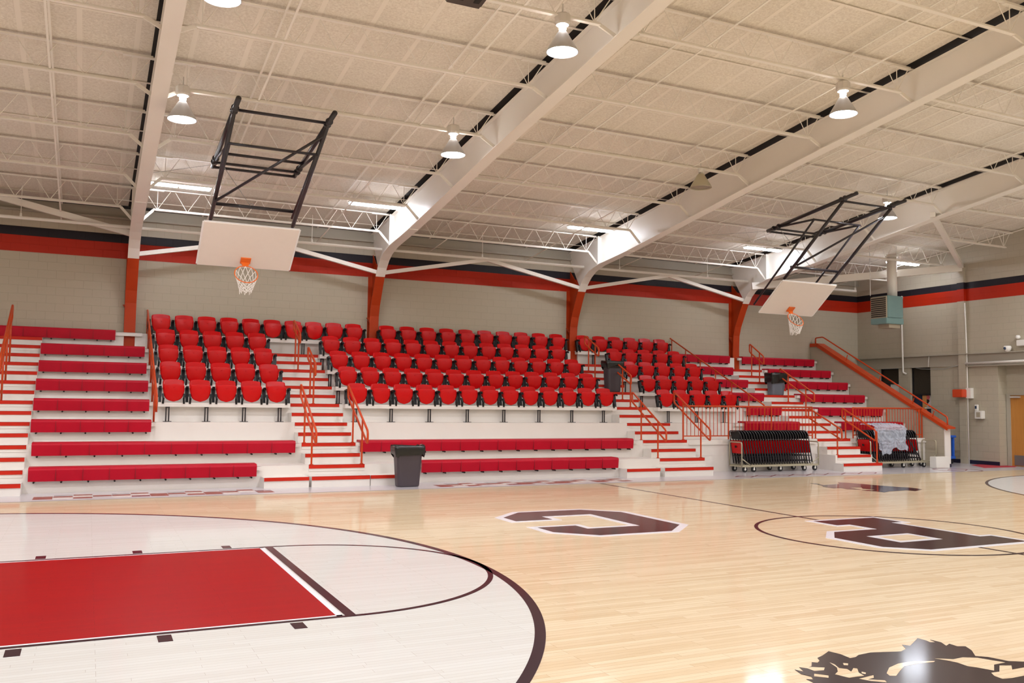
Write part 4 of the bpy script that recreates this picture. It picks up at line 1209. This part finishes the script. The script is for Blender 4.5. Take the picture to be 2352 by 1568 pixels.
    # winch cable
    q = Vector((xc-.2, bar[0], bar[1])); m = MB(); m.tube([q, (xc-2.4, lowpiv[0]+4, lowpiv[1]-.2)], .02, 5); m.tube([(xc-2.4, lowpiv[0]+4, lowpiv[1]-.2),(xc-6.5,lowpiv[0]+9,lowpiv[1]-.2)], .012, 5)
    ring = [q+Vector((.12*math.cos(a),0,.12*math.sin(a)+.12)) for a in [i*math.pi/5 for i in range(10)]]; m.tube(ring, .02, 5, closed=True)
    m.build('winch_cable', 'cable_grey', root)
hoop('left folded-up basketball hoop with white rectangular board and black frame', 21.65, (29.9,16.9), (33.1,14.63), (20.8,21.45), (19.3,21.62), (30.0,20.45), (23.2,20.2), (29.4,17.95), (29.9,17.6))
hoop('right folded-up basketball hoop with white board seen at an angle', 67.65, (28.2,16.13), (31.08,13.72), (21.8,21.6), (20.4,21.95), (30.4,20.7), (25.0,20.75), (27.6,17.2), (32.3,14.5))

# dark panel hung at the top centre
root = empty('hanging_panel', (25.7, 4.0, 21.9), 'dark brown scoreboard-like panel hanging at the top edge', 'hanging panel')
def HP(a, b, c): return (24.95+a, 4.33+.08*a+b, 21.95+c)
m = MB(); m.prism_x([(4.35,21.95),(-.6,22.6),(-.6,23.2),(4.35,22.5)], 24.95, 26.6); m.build('panel', 'scoreboard', root, bevel=.1)
for a in (.45, 1.15):
    m = MB(); m.prism_x([(3.9,21.99),(2.2,22.21),(2.2,22.25),(3.9,22.03)], 24.95+a, 24.95+a+.25); m.build('slot', 'dark_gap', root)
m = MB(); m.tube([(25.2,2,22.6),(25.2,2,UZ(TOPF(3)))], .04, 6); m.tube([(26.3,2,22.6),(26.3,2,UZ(TOPF(3)))], .04, 6); m.build('hanger', 'galv', root)

# ================================================================ HEATER AND RIGHT WALL FITTINGS
HD = 2.1
root = empty('unit_heater', (87.9, 38.5, 14.6), 'teal ceiling-hung unit heater with louvres and white flue, near right wall', 'heater', u=True)
HY = 37.8
m = MB(True); m.box(87.55, 87.7, HY+.05, HY+HD, 14.95, 17.25); m.build('louvre_housing', 'heater_fin', root)
for i in range(10):
    z = 15.1+i*.21
    MB(True).box(87.50, 87.56, HY+.1, HY+HD-.1, z, z+.10).build('louvre', 'dark_gap', root)
m = MB(True); m.box(87.7, 90.0, HY, HY+HD, 15.0, 17.32); m.build('cabinet', 'heater_teal', root, bevel=.05)
m = MB(True); m.box(87.5, 90.05, HY, HY+HD, 14.35, 14.97); m.build('burner_tray', 'heater_teal', root, bevel=.04)
m = MB(True); m.box(88.2, 89.8, HY+.3, HY+HD-.4, 13.95, 14.35); m.build('vent_box', 'heater_fin', root)
m = MB(True); m.tube([(89.55,38.8,17.3),(89.55,38.8,21.9)], .5, 16); m.tube([(89.55,38.8,21.6),(89.55,38.8,21.75)], .62, 16); m.build('flue', 'pipe_white', root, smooth=True)
m = MB(True)
for xx in (86.0, 89.9): m.tube([(xx,38.5,17.2),(xx,38.5,CEIL(38.5))], .03, 5)
m.build('hanger', 'galv', root)
o = MB(True).tube(rounded([(90.4,38.6,17.3),(91.0,38.8,17.45),(97.0,44.1,17.3),(97.1,44.1,9.6),(97.3,43.8,9.45)], .15, False), .1, 8).build('gas_pipe', 'pipe_white', smooth=True)
tag(o, 'white gas pipe dropping down the right wall below the heater', 'pipe')
o = MB(True).tube(rounded([(97.2,36.0,16.9),(97.3,35.98,11.5),(97.3,35.98,ZF)], .1, False), .07, 8).build('wall_conduit', 'pipe_white', smooth=True)
tag(o, 'thin white vertical conduit along the right edge of wall pilaster', 'conduit')
o = MB(True).tube([(97.05,36.0,10.35),(97.05,24.0,10.45)], .13, 8).build('wall_pipe', 'pipe_white', smooth=True)
tag(o, 'white horizontal pipe under the ledge above the door recess', 'pipe')
o = MB(True).tube([(97.2,42.5,10.1),(97.2,41.7,9.95),(97.2,40.7,9.9),(97.2,38.8,9.85),(97.2,37.0,10.2)], .035, 5).build('loose_cable', 'cable_grey', smooth=True)
tag(o, 'sagging thin cable across the dark window opening on right wall', 'cable')
o = MB(True).tube([(97.3,40.72,11.35),(97.3,40.8,10.9),(97.3,40.85,10.15)], .05, 5).build('loose_cable', 'pipe_white', smooth=True)
tag(o, 'short white cable dropping from ledge to the right window opening', 'cable')
root = empty('alarm_box', (XW-.5, 36.7, 6.7), 'orange-red alarm box mounted on the right wall pilaster', 'alarm box', u=True)
MB(True).box(XW-1.25, XW-.5, 35.85, 37.05, 6.75, 7.6).build('box', 'alarm_red', root, bevel=.05)
MB(True).box(XW-.5, XW-.02, 35.4, 35.95, 6.65, 7.75).build('back_plate', 'plate_white', root)
root = empty('sanitizer_dispenser', (XW-.3, 34.6, 4.5), 'small white wall dispenser beside the recessed door', 'dispenser', u=True)
MB(True).box(XW-.55, XW-.02, 34.1, 34.95, 4.5, 5.35).build('body', 'plate_white', root, bevel=.04)
MB(True).box(XW-.57, XW-.55, 34.3, 34.75, 4.68, 5.2).build('tray', 'heater_fin', root)
MB(True).box(XW-.4, XW-.1, 34.75, 35.05, 5.35, 6.0).build('bottle', 'plate_white', root, bevel=.03)
MB(True).box(XW-.42, XW-.4, 34.8, 35.0, 5.55, 5.85).build('window', 'glass_dark', root)
root = empty('security_camera', (XW-.3, 31.1, 11.5), 'white dome security camera on the ledge above the door', 'security camera', u=True)
m = MB(True); m.lathe([(.0,-.42),(.2,-.36),(.35,-.15),(.38,.05),(.32,.2),(.0,.22)], 16, (XW-.45,31.1,11.8)); m.build('dome', 'plate_white', root, smooth=True)
m = MB(True); m.lathe([(.0,-.16),(.1,-.12),(.15,0),(.1,.12),(.0,.16)], 12, (XW-.78,31.15,11.75)); m.build('lens', 'glass_dark', root, smooth=True)
root = empty('emergency_light', (XW-.2, 29.8, 12.3), 'white emergency light on the right wall at the photo edge', 'emergency light', u=True)
MB(True).box(XW-.45, XW, 28.9, 30.15, 11.95, 12.55).build('housing', 'plate_white', root, bevel=.04)
m = MB(True); m.lathe([(.0,-.1),(.2,-.05),(.24,.1),(.16,.28),(0,.3)], 12, (XW-.3,30.05,12.75)); m.build('lamp_head', 'plate_white', root, smooth=True)
# blue step stool trolley at the far right
root = empty('utility_trolley', (91.3, 33.8, 0), 'bright blue plastic trolley behind the end of the side wall', 'trolley')
bx, by = 91.0, 33.3
MB().box(bx-.9, bx+.7, by-.25, by+.8, 2.62, 2.85).build('tray', 'blue_plastic', root, bevel=.05)
MB().box(bx-.9, bx+.55, by-.25, by+.8, .5, .78).build('tray', 'blue_plastic', root, bevel=.05)
for s in (-.7, .4): MB().box(bx+s-.1, bx+s+.12, by-.15, by+.1, .78, 2.62).build('leg', 'blue_plastic', root, bevel=.03)
for s in (-.7, .3): MB().tube([(bx+s,by,.2),(bx+s,by+.1,.2)], .19, 12).build('wheel', 'wheel_rubber', root)
MB().box(bx-.7, bx+.1, by, by+.6, 2.85, 3.15).build('folded_towel', 'plate_white', root, bevel=.08)
